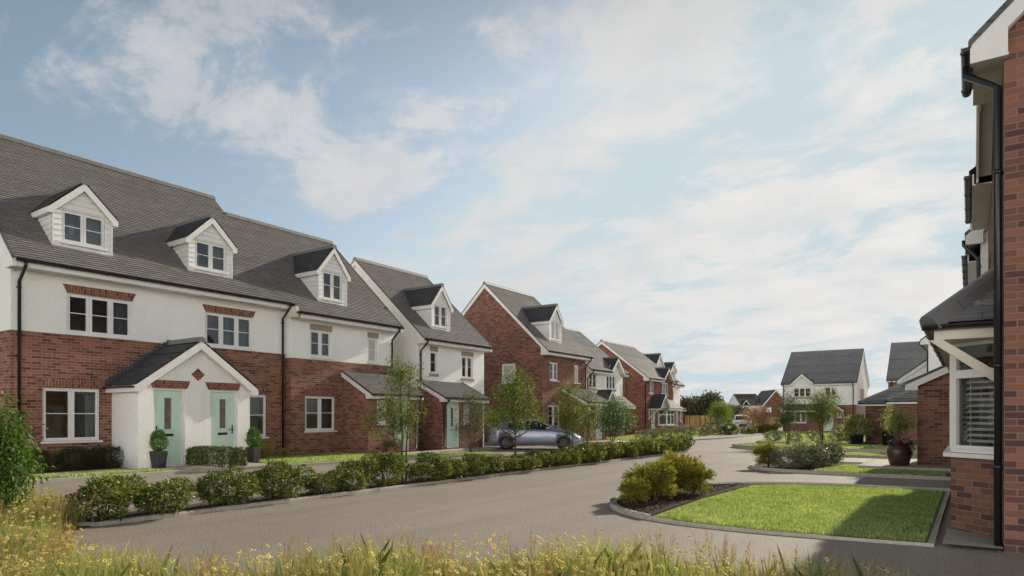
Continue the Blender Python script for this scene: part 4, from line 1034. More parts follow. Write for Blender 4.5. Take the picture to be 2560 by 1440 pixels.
# right-hand side: nearest lawn with its bed of shrubs
NOSE = smooth_line([(-1.05, 8.62), (-2.15, 8.5), (-3.2, 8.57), (-3.86, 8.8), (-4.35, 9.15), (-4.75, 9.65), (-4.98, 10.25), (-5.02, 11.0), (-4.85, 12.2), (-4.5, 13.3), (-4.0, 14.05), (-3.2, 14.6), (-1.9, 15.0), (-.3, 15.1)], 6)
LAWN_R = [(-.33, 8.72)] + NOSE
sheet('lawn', LAWN_R, .026, 'soil')
i0 = next(i for i, q in enumerate(NOSE) if q[0] < -3.7); i1 = next(i for i, q in enumerate(NOSE) if q[1] > 11.6)
kerb([(-.33, 8.72)] + NOSE[:i0 + 1], w=-.06, h=.03); kerb(NOSE[i0:i1 + 1], w=-.11, h=.065); kerb(NOSE[i1:] + [(-.3, 15.1)], w=-.08, h=.07)
kerb([(-.31, 15.05), (-.33, 8.72)], w=-.06, h=.035)
sheet('mulch_bed', [p for p in NOSE if p[0] < -3.75] + [(-3.72, 13.9), (-3.82, 11.2), (-3.74, 8.9)], .045, 'mulch')
sheet('front_path', [(-.25, 8.74), (.29, 8.74), (.29, 9.5), (-.24, 10.0)], .045, 'paving')
N2 = smooth_line([(-.36, 17.95), (-2.0, 17.95), (-3.6, 18.1), (-4.5, 18.45), (-5.05, 19.1), (-5.25, 20.0), (-5.1, 20.9), (-4.5, 21.6), (-3.4, 22.0), (-2.55, 22.1)], 6)
LAWN_R2 = N2 + [(-2.45, 21.9), (-2.4, 19.75), (-.36, 19.75)]
sheet('lawn', LAWN_R2, .05, 'soil')
kerb(N2, w=-.11, h=.07)
sheet('mulch_bed', [p for p in N2 if p[0] < -3.3] + [(-2.9, 21.6), (-3.0, 20.3), (-3.4, 18.6)], .056, 'mulch')
sheet('front_path', [(-2.38, 19.8), (.19, 19.8), (.19, 21.0), (-1.2, 21.05), (-1.2, 24.2), (-2.38, 23.4)], .13, 'paving', th=.0)
kerb([(.19, 19.72), (-2.46, 19.72), (-2.46, 23.4)], w=-.09, h=.135)
L3 = [(-4.4, 26.2), (-3.3, 26.1), (-1.3, 26.0), (-1.3, 28.2), (-2.4, 28.3), (-3.6, 28.2)]
sheet('lawn', L3, .05, 'soil'); kerb([(-1.3, 26.0), (-3.3, 26.1), (-4.4, 26.2), (-3.6, 28.3)], w=-.1, h=.075)
IS = smooth_line([(-1.4, 29.6), (-2.8, 29.7), (-4.3, 29.5), (-6.45, 29.5), (-8.2, 30.15), (-9.1, 31.3), (-9.25, 32.1), (-8.9, 32.9), (-7.9, 33.3)], 6)
ISL = IS + [(-6.2, 34.6), (-5.0, 35.0), (-2.9, 34.9), (-1.4, 34.9)]
sheet('lawn', ISL, .1, 'soil'); kerb(IS, w=-.16, h=.14)
kerb([(-1.4, 35.0), (-3.2, 35.0), (-5.2, 35.2), (-6.5, 34.7)], w=.12, h=.13)
GARD = smooth_line([(-9.6, 37.6), (-8.4, 36.6), (-6.5, 36.9), (-4.6, 36.9)], 4) + [(-4.6, 44), (-5.5, 62), (-15, 64), (-15, 62), (-10.6, 44)]
sheet('lawn', GARD, .07, 'soil'); kerb(smooth_line([(-10.6, 44), (-9.9, 39), (-9.6, 37.6), (-8.4, 36.6), (-6.5, 36.9), (-4.6, 36.9)], 4), w=.12, h=.1)
FAR = [(-17.5, 72), (-15.3, 66), (-15.3, 76), (-17, 84)]

# ---------------------------------------------------------------- grass
def inside(poly, P):
    x, y = P[:, 0], P[:, 1]; c = np.zeros(len(P), bool); n = len(poly)
    for i in range(n):
        (x0, y0), (x1, y1) = poly[i], poly[i - 1]
        if y0 == y1: continue
        c ^= ((y0 > y) != (y1 > y)) & (x < (x1 - x0) * (y - y0) / (y1 - y0) + x0)
    return c

def scatter(poly, n, rng):
    a = np.array(poly); lo, hi = a.min(0), a.max(0); out = np.zeros((0, 2))
    while len(out) < n:
        p = lo + rng.random((n * 2, 2)) * (hi - lo); out = np.vstack([out, p[inside(poly, p)]])
    return out[:n]

def mesh_np(name, V, nv, m, parent=None):
    """V: (N, nv, 3) separate polygons of nv corners"""
    N = V.shape[0]; me = bpy.data.meshes.new(name)
    me.vertices.add(N * nv); me.vertices.foreach_set('co', V.reshape(-1).astype(np.float32))
    me.loops.add(N * nv); me.loops.foreach_set('vertex_index', np.arange(N * nv, dtype=np.int32))
    me.polygons.add(N); me.polygons.foreach_set('loop_start', np.arange(0, N * nv, nv, dtype=np.int32)); me.polygons.foreach_set('loop_total', np.full(N, nv, dtype=np.int32))
    me.materials.append(m); me.update(calc_edges=True)
    o = bpy.data.objects.new(name, me); COL.objects.link(o)
    if parent: o.parent = parent
    return o

def blades(P, z, h, w, rng, lean=.5):
    """curved grass blades: five-corner strips as one polygon"""
    N = len(P); a = rng.random(N) * 2 * np.pi; d = np.stack([np.cos(a), np.sin(a), np.zeros(N)], 1); b = rng.random(N) * 2 * np.pi
    ln = np.stack([np.cos(b), np.sin(b), np.zeros(N)], 1) * (rng.random(N) * lean)[:, None]
    H = (h * (.55 + .75 * rng.random(N)))[:, None] if np.ndim(h) else h * (.55 + .75 * rng.random(N))[:, None]
    B = np.concatenate([P, np.full((N, 1), z)], 1); up = np.array([0, 0, 1.0])
    mid = B + (up * .55 + ln * .25) * H; tip = B + (up * .95 + ln * .9) * H; W = d * w
    return np.stack([B - W, B + W, mid + W * .8, tip, mid - W * .8], 1)

rng = np.random.default_rng(5)
def lawn_grass(poly, n, h, w, z, label):
    P = scatter(poly, n, rng)
    o = mesh_np('lawn_grass', blades(P, z, h, w, rng, .8), 5, M['grass'])
    return tag(o, label, 'grass', kind='stuff')
grassR = [p for p in [(-.4, 8.8)] + [(x + .12 * (1 if x < -2 else 0), y + (.13 if y < 9.5 else -.12)) for x, y in NOSE if x > -3.8] + [(-.4, 15.0)]]
lawn_grass([(-.42, 8.82), (-1.05, 8.76), (-2.15, 8.66), (-3.1, 8.74), (-3.66, 8.95), (-3.74, 11.2), (-3.64, 13.9), (-3.1, 14.42), (-1.9, 14.84), (-.42, 14.95)], 95000, .04, .0028, .026, 'short sunlit grass of the nearest right-hand lawn')
lawn_grass(LAWN_A, 5000, .07, .006, .06, 'thin strip of grass below the front path of the nearest block')
lawn_grass(LAWN_B, 16000, .07, .007, .06, 'grass strip in front of the stepped down house')
lawn_grass([(-3.3, 18.2), (-.45, 18.12), (-.45, 19.6), (-2.6, 19.6), (-2.7, 21.4), (-3.0, 20.3)], 12000, .06, .006, .05, 'grass around the pale slab with the brown pot')
lawn_grass(L3, 5000, .06, .008, .05, 'small patch of grass behind the brown pot')
lawn_grass(ISL, 12000, .06, .009, .1, 'grass of the kerbed island under the slim trees')
lawn_grass(LAWN_D, 16000, .08, .012, .075, 'grass of the far left front gardens')
lawn_grass(GARD, 12000, .08, .014, .07, 'grass in front of the white end house')

# ---------------------------------------------------------------- wild flower verge
mead = [(-14, 4.6), (-11.5, 4.42), (-9.8, 4.12), (-9.5, 3.85), (-9.15, 3.42), (-8, 3.1), (-6.2, 2.65), (-5, 2.7), (-4.3, 3.85), (-3.3, 4.8), (-2.1, 5.6), (-1.2, 5.95), (-.3, 6.2), (.5, 6.1), (.3, 5.2), (-2.0, 4.0), (-3.4, 2.8), (-5, 1.4), (-9, .9), (-14, 2.6)]
def density(P):
    """patchiness and the way the plants grow shorter towards the right"""
    d = 1 - np.clip((P[:, 0] + 2.2) / 2.2, 0, .85)
    return d
P = scatter(mead, 76000, rng); P = P[rng.random(len(P)) < density(P)]
hh = (.29 + .1 * np.clip((P[:, 0] + 7) / 2, 0, 1)) * (.6 + .4 * density(P)) * (.8 + .4 * np.sin(P[:, 0] * 2.1) * np.cos(P[:, 1] * 2.7))
tag(mesh_np('meadow_grass', blades(P, .01, hh, .0022, rng, .6), 5, M['meadow']), 'tall green and straw coloured grass of the flowering verge', 'grass', kind='stuff')
def plumes(n):
    """brown seed heads: a wiry stalk with short bristles round its upper half"""
    C = scatter(mead, n // 9, rng); P = np.repeat(C, 9, 0) + rng.normal(0, .07, (n // 9 * 9, 2)); P = P[rng.random(len(P)) < density(P) * .95]
    N = len(P); h = (.3 + .2 * rng.random(N)) * (.6 + .4 * density(P)); ln = rng.normal(0, .11, (N, 2)); quads = []
    B = np.concatenate([P, np.full((N, 1), .01)], 1); T = np.concatenate([P + ln * h[:, None] * 1.6, (.01 + h)[:, None]], 1)
    a = rng.random(N) * 6.28; W = np.stack([np.cos(a), np.sin(a), np.zeros(N)], 1) * .0013
    quads.append(np.stack([B - W, B + W, T + W * .6, T - W * .6], 1))
    K = 34
    t = .45 + .57 * rng.random((N, K)); A = B[:, None] + (T - B)[:, None] * t[..., None]
    ang = rng.random((N, K)) * 6.28; out = np.stack([np.cos(ang), np.sin(ang), 1.2 + rng.random((N, K))], -1); L = (.034 * (1.25 - t) * 1.6 + .006)[..., None]
    E = A + out * L * .7; wv = np.stack([-np.sin(ang), np.cos(ang), ang * 0], -1) * .0016
    quads.append(np.stack([A - wv * .5, A + wv * .5, E + wv, E - wv], 2).reshape(-1, 4, 3))
    return np.concatenate(quads)
tag(mesh_np('seed_heads', plumes(800), 4, M['seed']), 'brown feathery seed heads among the verge grass', 'seed heads', kind='stuff')
def flowers(n):
    C = scatter(mead, n // 5, rng); P = np.repeat(C, 5, 0) + rng.normal(0, .09, (n // 5 * 5, 2)); P = P[inside(mead, P)]; P = P[rng.random(len(P)) < density(P) ** 1.2 * np.where(P[:, 0] < -6.8, .6, 1)]
    N = len(P); h = (.22 + .05 * np.clip((P[:, 0] + 7) / 2, 0, 1) + .2 * rng.random(N)) * (.55 + .45 * density(P)); top = np.concatenate([P + rng.normal(0, .03, (N, 2)), h[:, None]], 1); B = np.concatenate([P, np.full((N, 1), .01)], 1)
    a = rng.random(N) * 6.28; W = np.stack([np.cos(a), np.sin(a), np.zeros(N)], 1) * .0015
    stems = np.stack([B - W, B + W, top + W * .7, top - W * .7], 1)
    nz = rng.normal(0, .45, (N, 3)); nz[:, 2] = 1; nz[:, :2] += np.array([.25, -.25]); nz /= np.linalg.norm(nz, axis=1)[:, None]
    u = np.cross(nz, np.array([.3, .1, .9])); u /= np.linalg.norm(u, axis=1)[:, None]; v = np.cross(nz, u)
    r = .0145 + .009 * rng.random(N); K = 8; pet = []
    for k in range(K):
        t = 2 * np.pi * k / K + rng.normal(0, .1, N); dr = u * np.cos(t)[:, None] + v * np.sin(t)[:, None]; sd = -u * np.sin(t)[:, None] + v * np.cos(t)[:, None]; R_ = r[:, None]
        pet.append(np.stack([top + dr * R_ * .12, top + dr * R_ * .6 + sd * R_ * .27 + nz * .002, top + dr * R_ * 1.05 - nz * .003, top + dr * R_ * .6 - sd * R_ * .27 + nz * .002], 1))
    ce = []
    for k in range(6):
        t0, t1 = k * np.pi / 3, (k + 1) * np.pi / 3; c = lambda t: top + nz * .003 + (u * np.cos(t) + v * np.sin(t)) * (r * .3)[:, None]
        ce.append(np.stack([top + nz * .007, c(t0), c(t1)], 1))
    fo = mesh_np('wild_flowers', np.concatenate(pet), 4, M['petal']); tag(fo, 'small yellow daisy-like flowers crowding the near verge', 'wild flowers', kind='stuff')
    mesh_np('flower_stem', stems, 4, M['meadow'], fo); mesh_np('flower_centre', np.concatenate(ce), 3, M['centre'], fo)
flowers(4000)
# ---------------------------------------------------------------- plants
def leaf_quads(P, A, L, W, rng, droop=.0):
    N = len(P); A = A / np.maximum(np.linalg.norm(A, axis=1), 1e-6)[:, None]
    r = rng.normal(0, 1, (N, 3)); S = np.cross(A, r); S /= np.maximum(np.linalg.norm(S, axis=1), 1e-6)[:, None]; n = np.cross(S, A)
    L = (L * (.65 + .7 * rng.random(N)))[:, None]; W = (W * (.7 + .6 * rng.random(N)))[:, None]
    tip = P + A * L; tip[:, 2] -= droop * L[:, 0]
    m = P + A * L * .48
    return np.stack([P, m + S * W * .5 + n * W * .18, tip, m - S * W * .5 + n * W * .18], 1)

def blob_points(blobs, n, rng, r0=.72, r1=1.04, zmin=.02, shoot=.16):
    b = np.array(blobs, float); a = (b[:, 3] * b[:, 4] + b[:, 4] * b[:, 5] + b[:, 3] * b[:, 5]); a /= a.sum(); P = []; D = []; got = 0
    while got < n:
        k = rng.choice(len(b), n, p=a); d = rng.normal(0, 1, (n, 3)); d /= np.linalg.norm(d, axis=1)[:, None]
        lump = 1 + .15 * np.sin(d[:, 0] * 5 + k * 1.7) * np.cos(d[:, 1] * 6 + k) + .12 * np.sin(d[:, 2] * 9 + d[:, 0] * 7 + k)
        r = (r0 + (r1 - r0) * rng.random(n) ** .7) * lump * (1 + shoot * np.maximum(0, rng.normal(0, 1, n) - 1.1))
        p = b[k, :3] + d * b[k, 3:] * r[:, None]
        keep = p[:, 2] > zmin
        for q in b:                              # nothing deep inside another lump
            keep &= ((p - q[:3]) ** 2 / q[3:] ** 2).sum(1) > .42
        P.append(p[keep]); D.append(d[keep]); got += keep.sum()
    return np.concatenate(P)[:n], np.concatenate(D)[:n]

def bush(name, label, cat, blobs, n, L, W, mat, seed, stems=7, stem_h=None, group=None, up=.35, r0=.72, bark='bark', zmin=.03, core=None):
    rng = np.random.default_rng(seed); o = empty(name, (0, 0, 0), 0, label, cat, group)
    P, D = blob_points(blobs, n, rng, r0=r0, zmin=zmin)
    A = D * .8 + rng.normal(0, .55, D.shape) + np.array([0, 0, up])
    mesh_np('foliage', leaf_quads(P, A, L, W, rng, .1), 4, M[mat], o)
    if stems:
        mb = MB(); rr = random.Random(seed)
        for i in range(stems):
            k = blobs[i % len(blobs)]; e = Vector((k[0] + rr.uniform(-.6, .6) * k[3], k[1] + rr.uniform(-.6, .6) * k[4], k[2] + rr.uniform(-.1, .6) * k[5])); b = Vector((e.x * .25 + rr.uniform(-.05, .05), e.y * .25 + rr.uniform(-.05, .05), -.02))
            m = b.lerp(e, .5) + Vector((rr.uniform(-.04, .04), rr.uniform(-.04, .04), .02)); mb.tube([b, m, e], .009, 5, .003)
        mb.build('stem', M[bark], o)
    return o

def hedge_blobs(w, d, h, rr):
    """a loose shrub: a low body and several uneven shoulders and shoots"""
    B = [(0, 0, h * .42, w * .38, d * .4, h * .38)]
    for i in range(rr.randint(5, 7)):
        r = rr.uniform(.13, .25) * w; B.append((rr.uniform(-.5, .5) * (w - 1.4 * r), rr.uniform(-.5, .5) * max(.02, d - 1.4 * r), rr.uniform(.34, .82) * h, r * rr.uniform(.8, 1.3), r, r * rr.uniform(.7, 1.0)))
    return B

HB = []
for i in range(6):
    rr = random.Random(40 + i); HB.append(bush('hedge_shrub', 'x', 'shrub', hedge_blobs(1.0, .82, .64, rr), 4300, .058, .024, 'hedge', 60 + i, stems=9))
used = [False] * len(HB)
def put(protos, used, i, *a, **k):
    o = protos[i] if not used[i] else copy_tree(protos[i]); used[i] = True
    return place(o, *a, **k)
near_labels = ['low spreading glossy shrub at the near end of the hedge bed beside the wild flowers', 'second shrub of the hedge bed, wide and open with bare stems showing', 'third shrub of the hedge bed, with a raised left shoulder',
               'fourth shrub of the hedge bed, tall and rounded, the largest near the front', 'small low shrub squeezed between taller shrubs of the hedge bed, fifth from the near end', 'sixth shrub of the hedge bed, broad and leaning on its taller neighbour', 'tall shrub at the left foot of the slim tree in the hedge bed', 'low shrub just right of the slim tree trunk in the hedge bed']
# (u along the bed, scale across, scale up)
near = [(4.25, 1.02, .86), (5.1, 1.05, .86), (6.1, 1.0, .96), (7.15, 1.12, 1.05), (8.0, .82, .68), (8.75, 1.05, .9), (9.65, 1.12, .98), (10.75, .98, .72)]
rr = random.Random(11)
for i, (u, sx, sz) in enumerate(near):
    put(HB, used, i % 6, -9.76 + rr.uniform(-.06, .06), u, .03, rr.uniform(0, 6.28), (sx, sx * .95, sz), near_labels[i], 'shrubs planted along the kerbed hedge bed')
u = 11.5; i = 0
while u < 26.2:
    sz = rr.choice([.68, .76, .84, .9]) * (1 if u < 19 else 1 + .045 * (u - 19)); sx = rr.uniform(.95, 1.2)
    put(HB, used, rr.randrange(6), -9.78 + rr.uniform(-.1, .1), u, .03, rr.uniform(0, 6.28), (sx, sx, sz), 'dark green shrub merging with its neighbours in the continuous far part of the hedge bed', 'shrubs planted along the kerbed hedge bed'); u += rr.uniform(.55, .75); i += 1

# bark chips strewn over the hedge bed
rng = np.random.default_rng(8); P = np.stack([-10.04 + .52 * rng.random(5200), BED0 + 12 * rng.random(5200) ** 1.5, np.full(5200, .04)], 1)
tag(mesh_np('bark_mulch', leaf_quads(P, rng.normal(0, 1, (5200, 3)) * [1, 1, .25] + [0, 0, .1], .035, .018, rng), 4, M['chips']), 'loose brown bark chips under the hedge shrubs', 'bark chips', kind='stuff')
P = np.stack([-4.95 + 1.2 * rng.random(3500), 9 + 5 * rng.random(3500), np.full(3500, .06)], 1); P = P[inside([p for p in NOSE if p[0] < -3.75] + [(-3.82, 13.9), (-3.9, 11.2), (-3.82, 8.9)], P)]
tag(mesh_np('bark_mulch', leaf_quads(P, rng.normal(0, 1, (len(P), 3)) * [1, 1, .25] + [0, 0, .1], .035, .018, rng), 4, M['chips']), 'dark bark chips between the nearest lawn and its rounded kerb', 'bark chips', kind='stuff')

# trees: trunk and limbs reaching into a cloud of leaf clumps
def tree(name, label, cat, blobs, clumps, per, L, W, mat, seed, trunks=((0, 0),), trunk_r=.035, fork=.35, spread=.12, leafless=.0, group=None, bark='bark', droop=.15, limb_r=.014, inner=.25, h_trunk=None):
    rng = np.random.default_rng(seed); o = empty(name, (0, 0, 0), 0, label, cat, group)
    b = np.array(blobs, float); vol = b[:, 3] * b[:, 4] * b[:, 5]; k = rng.choice(len(b), clumps, p=vol / vol.sum())
    d = rng.normal(0, 1, (clumps, 3)); d /= np.linalg.norm(d, axis=1)[:, None]
    C = b[k, :3] + d * b[k, 3:] * (inner + (1 - inner) * rng.random(clumps) ** .5)[:, None]
    top = C[:, 2].max(); base = C[:, 2].min()
    mb = MB(); axes = []
    for j, (tx, ty) in enumerate(trunks):
        hh = (h_trunk or top * .93) * (1 if j == 0 else .8 + .15 * rng.random()); e = Vector((tx * 3.2 + rng.normal(0, .05), ty * 3.2 + rng.normal(0, .05), hh))
        pts = [Vector((tx, ty, -.05)).lerp(e, t) + Vector((rng.normal(0, .018), rng.normal(0, .018), 0)) * (1 if 0 < t < 1 else 0) for t in np.linspace(0, 1, 8)]
        axes.append(pts); mb.tube(pts, trunk_r * (1 if j == 0 else .8), 8, trunk_r * .16)
    tk = mb.build('trunk', M[bark], o)
    mb = MB()
    for c in C:
        c = Vector(c); best = None
        for pts in axes:
            f = max(.12, min(.97, (c.z - .35 * math.hypot(c.x - pts[0].x, c.y - pts[0].y) * 2) / max(.3, pts[-1].z))); f = max(f, fork * .9)
            x = f * (len(pts) - 1); i = min(int(x), len(pts) - 2); q = pts[i].lerp(pts[i + 1], x - i)
            if best is None or (q - c).length < (best - c).length: best = q
        m = best.lerp(c, .5) + Vector((rng.normal(0, .04), rng.normal(0, .04), -.06 * (c - best).length))
        mb.tube([best, m, c], limb_r * min(1, .35 + .6 * (c - best).length), 5, .002)
    mb.build('limb', M[bark], o)
    n = clumps * per; cc = np.repeat(C, per, 0); off = rng.normal(0, 1, (n, 3)) * spread * [1, 1, .8]
    P = cc + off; A = off / spread * .5 + rng.normal(0, .6, (n, 3)) + (cc - [0, 0, top * .4]) * .25
    mesh_np('crown', leaf_quads(P, A, L, W, rng, droop), 4, M[mat], o)
    return o

# slim street trees planted in the hedge bed
place(tree('street_tree', 'slim multi-stemmed young tree in the hedge bed before the lean-to porches', 'tree', [(0, 0, 1.9, .5, .5, .8), (-.12, .1, 1.35, .55, .5, .5), (.05, 0, 2.35, .3, .3, .35)], 115, 50, .048, .022, 'tree_leaf', 21, trunks=((0, 0), (-.05, .04), (.06, -.02)), trunk_r=.03, spread=.085, fork=.3, limb_r=.009, inner=.1), -9.8, 10.15, .03, 1.0)
place(tree('street_tree', 'bright green young tree with a pointed top in front of the blue hatchback', 'tree', [(0, 0, 1.75, .6, .6, .75), (.0, 0, 2.3, .38, .38, .5), (-.35, .1, 1.35, .5, .5, .28), (.4, -.1, 1.45, .45, .4, .3)], 120, 40, .058, .028, 'tree_leaf', 22, trunk_r=.03, spread=.1, fork=.2, limb_r=.01, inner=.15), -9.8, 14.4, .03, .4)
place(tree('street_tree', 'narrow dark stemmed tree before the nose of the parked blue hatchback', 'tree', [(0, 0, 1.75, .5, .5, .75), (.1, 0, 1.2, .42, .42, .4)], 100, 44, .046, .021, 'tree_leaf', 23, trunks=((0, 0), (.06, .03), (-.06, -.03)), trunk_r=.024, spread=.09, fork=.4, limb_r=.008, inner=.1), -9.8, 17.2, .03, 2.4)
place(tree('street_tree', 'thin single-stemmed sapling in the hedge bed beside the brown brick house', 'tree', [(0, 0, 1.5, .38, .38, .8), (0, 0, 2.1, .25, .25, .35)], 60, 36, .052, .024, 'tree_leaf', 24, trunk_r=.022, spread=.09, fork=.2, limb_r=.008, inner=.1), -9.8, 18.4, .03, 5.0)
place(tree('garden_tree', 'fresh green bushy small tree in front of the white front gabled house', 'tree', [(0, 0, 1.6, .9, .9, .8), (.5, -.2, 1.3, .8, .7, .6), (-.3, .2, .9, .9, .7, .5)], 130, 40, .09, .05, 'tree_blue', 25, trunks=((0, 0), (.08, .02), (-.06, .05)), trunk_r=.03, spread=.14, fork=.15, limb_r=.012), -15.9, 32.6, .05, 1.0)
place(tree('bamboo_shrub', 'dark feathery multi-stemmed shrub on the grass tip before the white narrow house', 'shrub', [(0, 0, 1.7, .6, .6, .75), (.25, .1, 1.15, .6, .5, .4), (-.3, -.1, 1.0, .4, .4, .5)], 120, 52, .07, .014, 'tree_dark', 26, trunks=((0, 0), (.06, .04), (-.06, .03), (.02, -.07), (-.03, .08)), trunk_r=.017, spread=.12, fork=.2, limb_r=.007, inner=.1), -15.35, 19.6, .05, .7)
# tree at the left edge of the view
place(tree('garden_tree', 'leafy shiny green young tree at the left edge of the picture', 'tree', [(0, 0, 1.2, .42, .42, .62), (.08, .1, .8, .5, .5, .45), (.0, 0, .35, .4, .4, .25)], 120, 42, .085, .034, 'left_leaf', 27, trunks=((0, 0), (.05, .04), (-.05, .05)), trunk_r=.022, spread=.1, fork=.12, limb_r=.009, droop=.35, inner=.2), -10.22, 3.26, 0, .2, (.68, .68, .95))
# two slim trees on the right-hand island
IT = dict(trunk_r=.028, spread=.15, limb_r=.009, fork=.3, inner=.1)
place(tree('street_tree', 'slim dark tree on the kerbed island, the left one of the pair', 'tree', [(0, 0, 2.1, .75, .75, .95), (-.1, .1, 1.5, .6, .6, .4)], 110, 52, .085, .022, 'tree_dark', 28, trunks=((0, 0), (.07, .03), (-.07, .03)), **IT), -6.9, 32.4, .1, 1, .85)
place(tree('street_tree', 'wider slim tree with pale green top on the kerbed island, right of its twin', 'tree', [(0, 0, 2.25, .95, .9, .95), (.7, -.3, 1.8, .7, .6, .7), (-.4, .2, 1.7, .6, .6, .6)], 170, 52, .085, .022, 'tree_leaf', 29, trunks=((0, 0), (.12, .05), (-.09, .06), (.3, -.1)), **IT), -5.7, 33.9, .1, 2, .85)

# shrubs round the left-hand fronts
def clipped(name, label, L, Wd, H, n, seed):
    rng = np.random.default_rng(seed); q = rng.random((n, 3)) - .5; f = rng.integers(0, 5, n); D = np.zeros((n, 3))
    for k, (ax, sg) in enumerate(((2, 1), (0, 1), (0, -1), (1, 1), (1, -1))): m = f == k; q[m, ax] = .5 * sg; D[m, ax] = sg
    q *= 1 - .16 * rng.random((n, 1)) ** 2
    r = np.abs(q); c = np.sort(r, 1)[:, 1:2]; q *= 1 - .09 * (c > .43)             # softened arrises
    P = q * [L, Wd, H] + [0, 0, H / 2]; P += D * (.03 * np.sin(P[:, :1] * 9) + rng.normal(0, .012, (n, 1)))
    o = empty(name, (0, 0, 0), 0, label, 'hedge'); mesh_np('foliage', leaf_quads(P, D * .7 + rng.normal(0, .6, D.shape) + [0, 0, .3], .045, .024, rng), 4, M['box'], o)
    mb = MB()
    for i in range(8): mb.tube([(-L / 2 + (i + .5) * L / 8, 0, -.02), (-L / 2 + (i + .5) * L / 8 + .05, .03, H * .7)], .012, 5, .004)
    mb.build('stem', M['bark'], o); return o
place(clipped('box_hedge', 'low clipped box hedge between the two mint doors of the shared porch', 1.95, .62, .5, 9000, 70), -17.1, 10.42, .07, R(3))
for k, (x, y, s, lab) in enumerate([(-19.1, 5.7, (1.0, 1.1, .8), 'dark low shrub at the left end of the bed under the nearest window'), (-19.3, 6.7, (.9, 1.1, .95), 'dark shrub against the brick under the left half of the nearest ground floor window'), (-19.3, 7.9, (.9, 1.1, .95), 'dark shrub against the brick under the right half of the nearest ground floor window'), (-19.25, 8.6, (.7, .6, 1.0), 'dark shrub in the corner beside the rendered porch wall')]):
    if k == 0: DK = bush('border_shrub', 'x', 'shrub', [(0, 0, .3, .5, .45, .3), (.3, .2, .35, .3, .3, .25), (-.3, 0, .3, .3, .3, .28)], 2600, .06, .022, 'dark_leaf', 71, stems=4)
    place(DK if k == 0 else copy_tree(DK), x, y, .04, k * 1.3, s, lab, 'shrubs in the bed under the nearest window')
MD = bush('mound_shrub', 'x', 'shrub', [(0, 0, .2, .55, .5, .36)], 5200, .03, .008, 'olive_dark', 72, stems=0, up=.5, r0=.85)
place(MD, -18.95, 7.15, .04, 0, (.9, 1.1, .9), 'low olive green mound in front of the shrubs under the nearest window, left one', 'mounds in the bed under the nearest window')
place(copy_tree(MD), -18.98, 8.2, .04, 1, (.75, .85, .8), 'low olive green mound nearest the rendered porch wall', 'mounds in the bed under the nearest window')
OL = bush('golden_conifer', 'x', 'shrub', [(0, 0, .3, .34, .34, .3), (.18, .1, .42, .24, .24, .22), (-.15, -.1, .38, .24, .24, .2)], 5200, .05, .008, 'olive', 73, stems=4, up=.9, r0=.7)
place(OL, -18.85, 13.1, .04, 0, .85, 'golden green shrub beside the dark planter at the right porch corner')
place(copy_tree(OL), -18.75, 13.85, .04, 2, .55, 'small golden mound at the end of the bed by the step in the terrace')
place(copy_tree(OL), -18.75, 12.75, .04, 1, .4, 'smallest golden tuft directly right of the dark planter')
place(copy_tree(DK), -19.25, 12.9, .04, 2, (.7, .7, 1.1), 'dark shrub under the narrow window right of the porch', 'shrubs in the bed by the porch')

# potted topiary either side of the porch
def lathe_obj(name, prof, m, parent=None, n=28): return MB().lathe(prof, n).build(name, M[m], parent)
def topiary():
    p = empty('planter', (0, 0, 0), 0, 'x', 'planter')
    mb = MB(); r = lambda a, z: [(a * sx, a * sy, z) for sx, sy in ((-.8, -1), (.8, -1), (1, -.8), (1, .8), (.8, 1), (-.8, 1), (-1, .8), (-1, -.8))]
    mb.rows([r(.13, 0), r(.175, .42), r(.175, .45), r(.155, .45), r(.15, .4)], smooth=False); mb.face(r(.15, .4)); mb.face(list(reversed(r(.13, 0)))); mb.build('pot', M['pot_dark'], p)
    t = bush('topiary_bush', 'x', 'topiary', [(0, 0, .3, .19, .19, .26), (0, 0, .48, .13, .13, .16)], 2600, .04, .022, 'fresh', 80, stems=3, r0=.7)
    return p, t
p, t = topiary()
place(p, -17.86, 9.25, .07, .1, 1, 'tapered dark grey planter left of the left mint door'); place(t, -17.86, 9.25, .46, 0, 1, 'small conical clipped bush growing in the planter left of the left mint door')
p2, t2 = copy_tree(p), copy_tree(t)
place(p2, -17.86, 12.1, .07, .2, 1, 'tapered dark grey planter at the right corner of the shared porch'); place(t2, -17.86, 12.1, .46, 2, 1, 'small conical clipped bush in the planter at the right porch corner')
for k, (x, y, lab, fl) in enumerate([(-17.72, 17.75, 'left', 'flower_purple'), (-17.75, 18.1, 'right', 'flower_pink')]):
    q = tag(lathe_obj('flower_pot', [(.001, 0), (.11, 0), (.16, .2), (.175, .21), (.175, .25), (.15, .25), (.14, .2), (.001, .2)], 'terracotta'), f'{"left" if k == 0 else "right"} terracotta pot of the pair beside the mint door of the stepped house', 'flower pot'); place(q, x, y, .07)
    f = bush('potted_flowers', f'plant with purple flowers in the {lab} terracotta pot of the pair', 'flowers', [(0, 0, .13, .2, .2, .16)], 900, .06, .024, 'fresh', 82 + k, stems=2); place(f, x, y, .28)
    rng = np.random.default_rng(k); P, D = blob_points([(0, 0, .16, .22, .22, .2)], 120, rng, r0=.95, zmin=.14); mesh_np('flower_head', leaf_quads(P, D + rng.normal(0, .8, D.shape), .035, .03, rng), 4, M[fl], f)['kind'] = 'stuff'

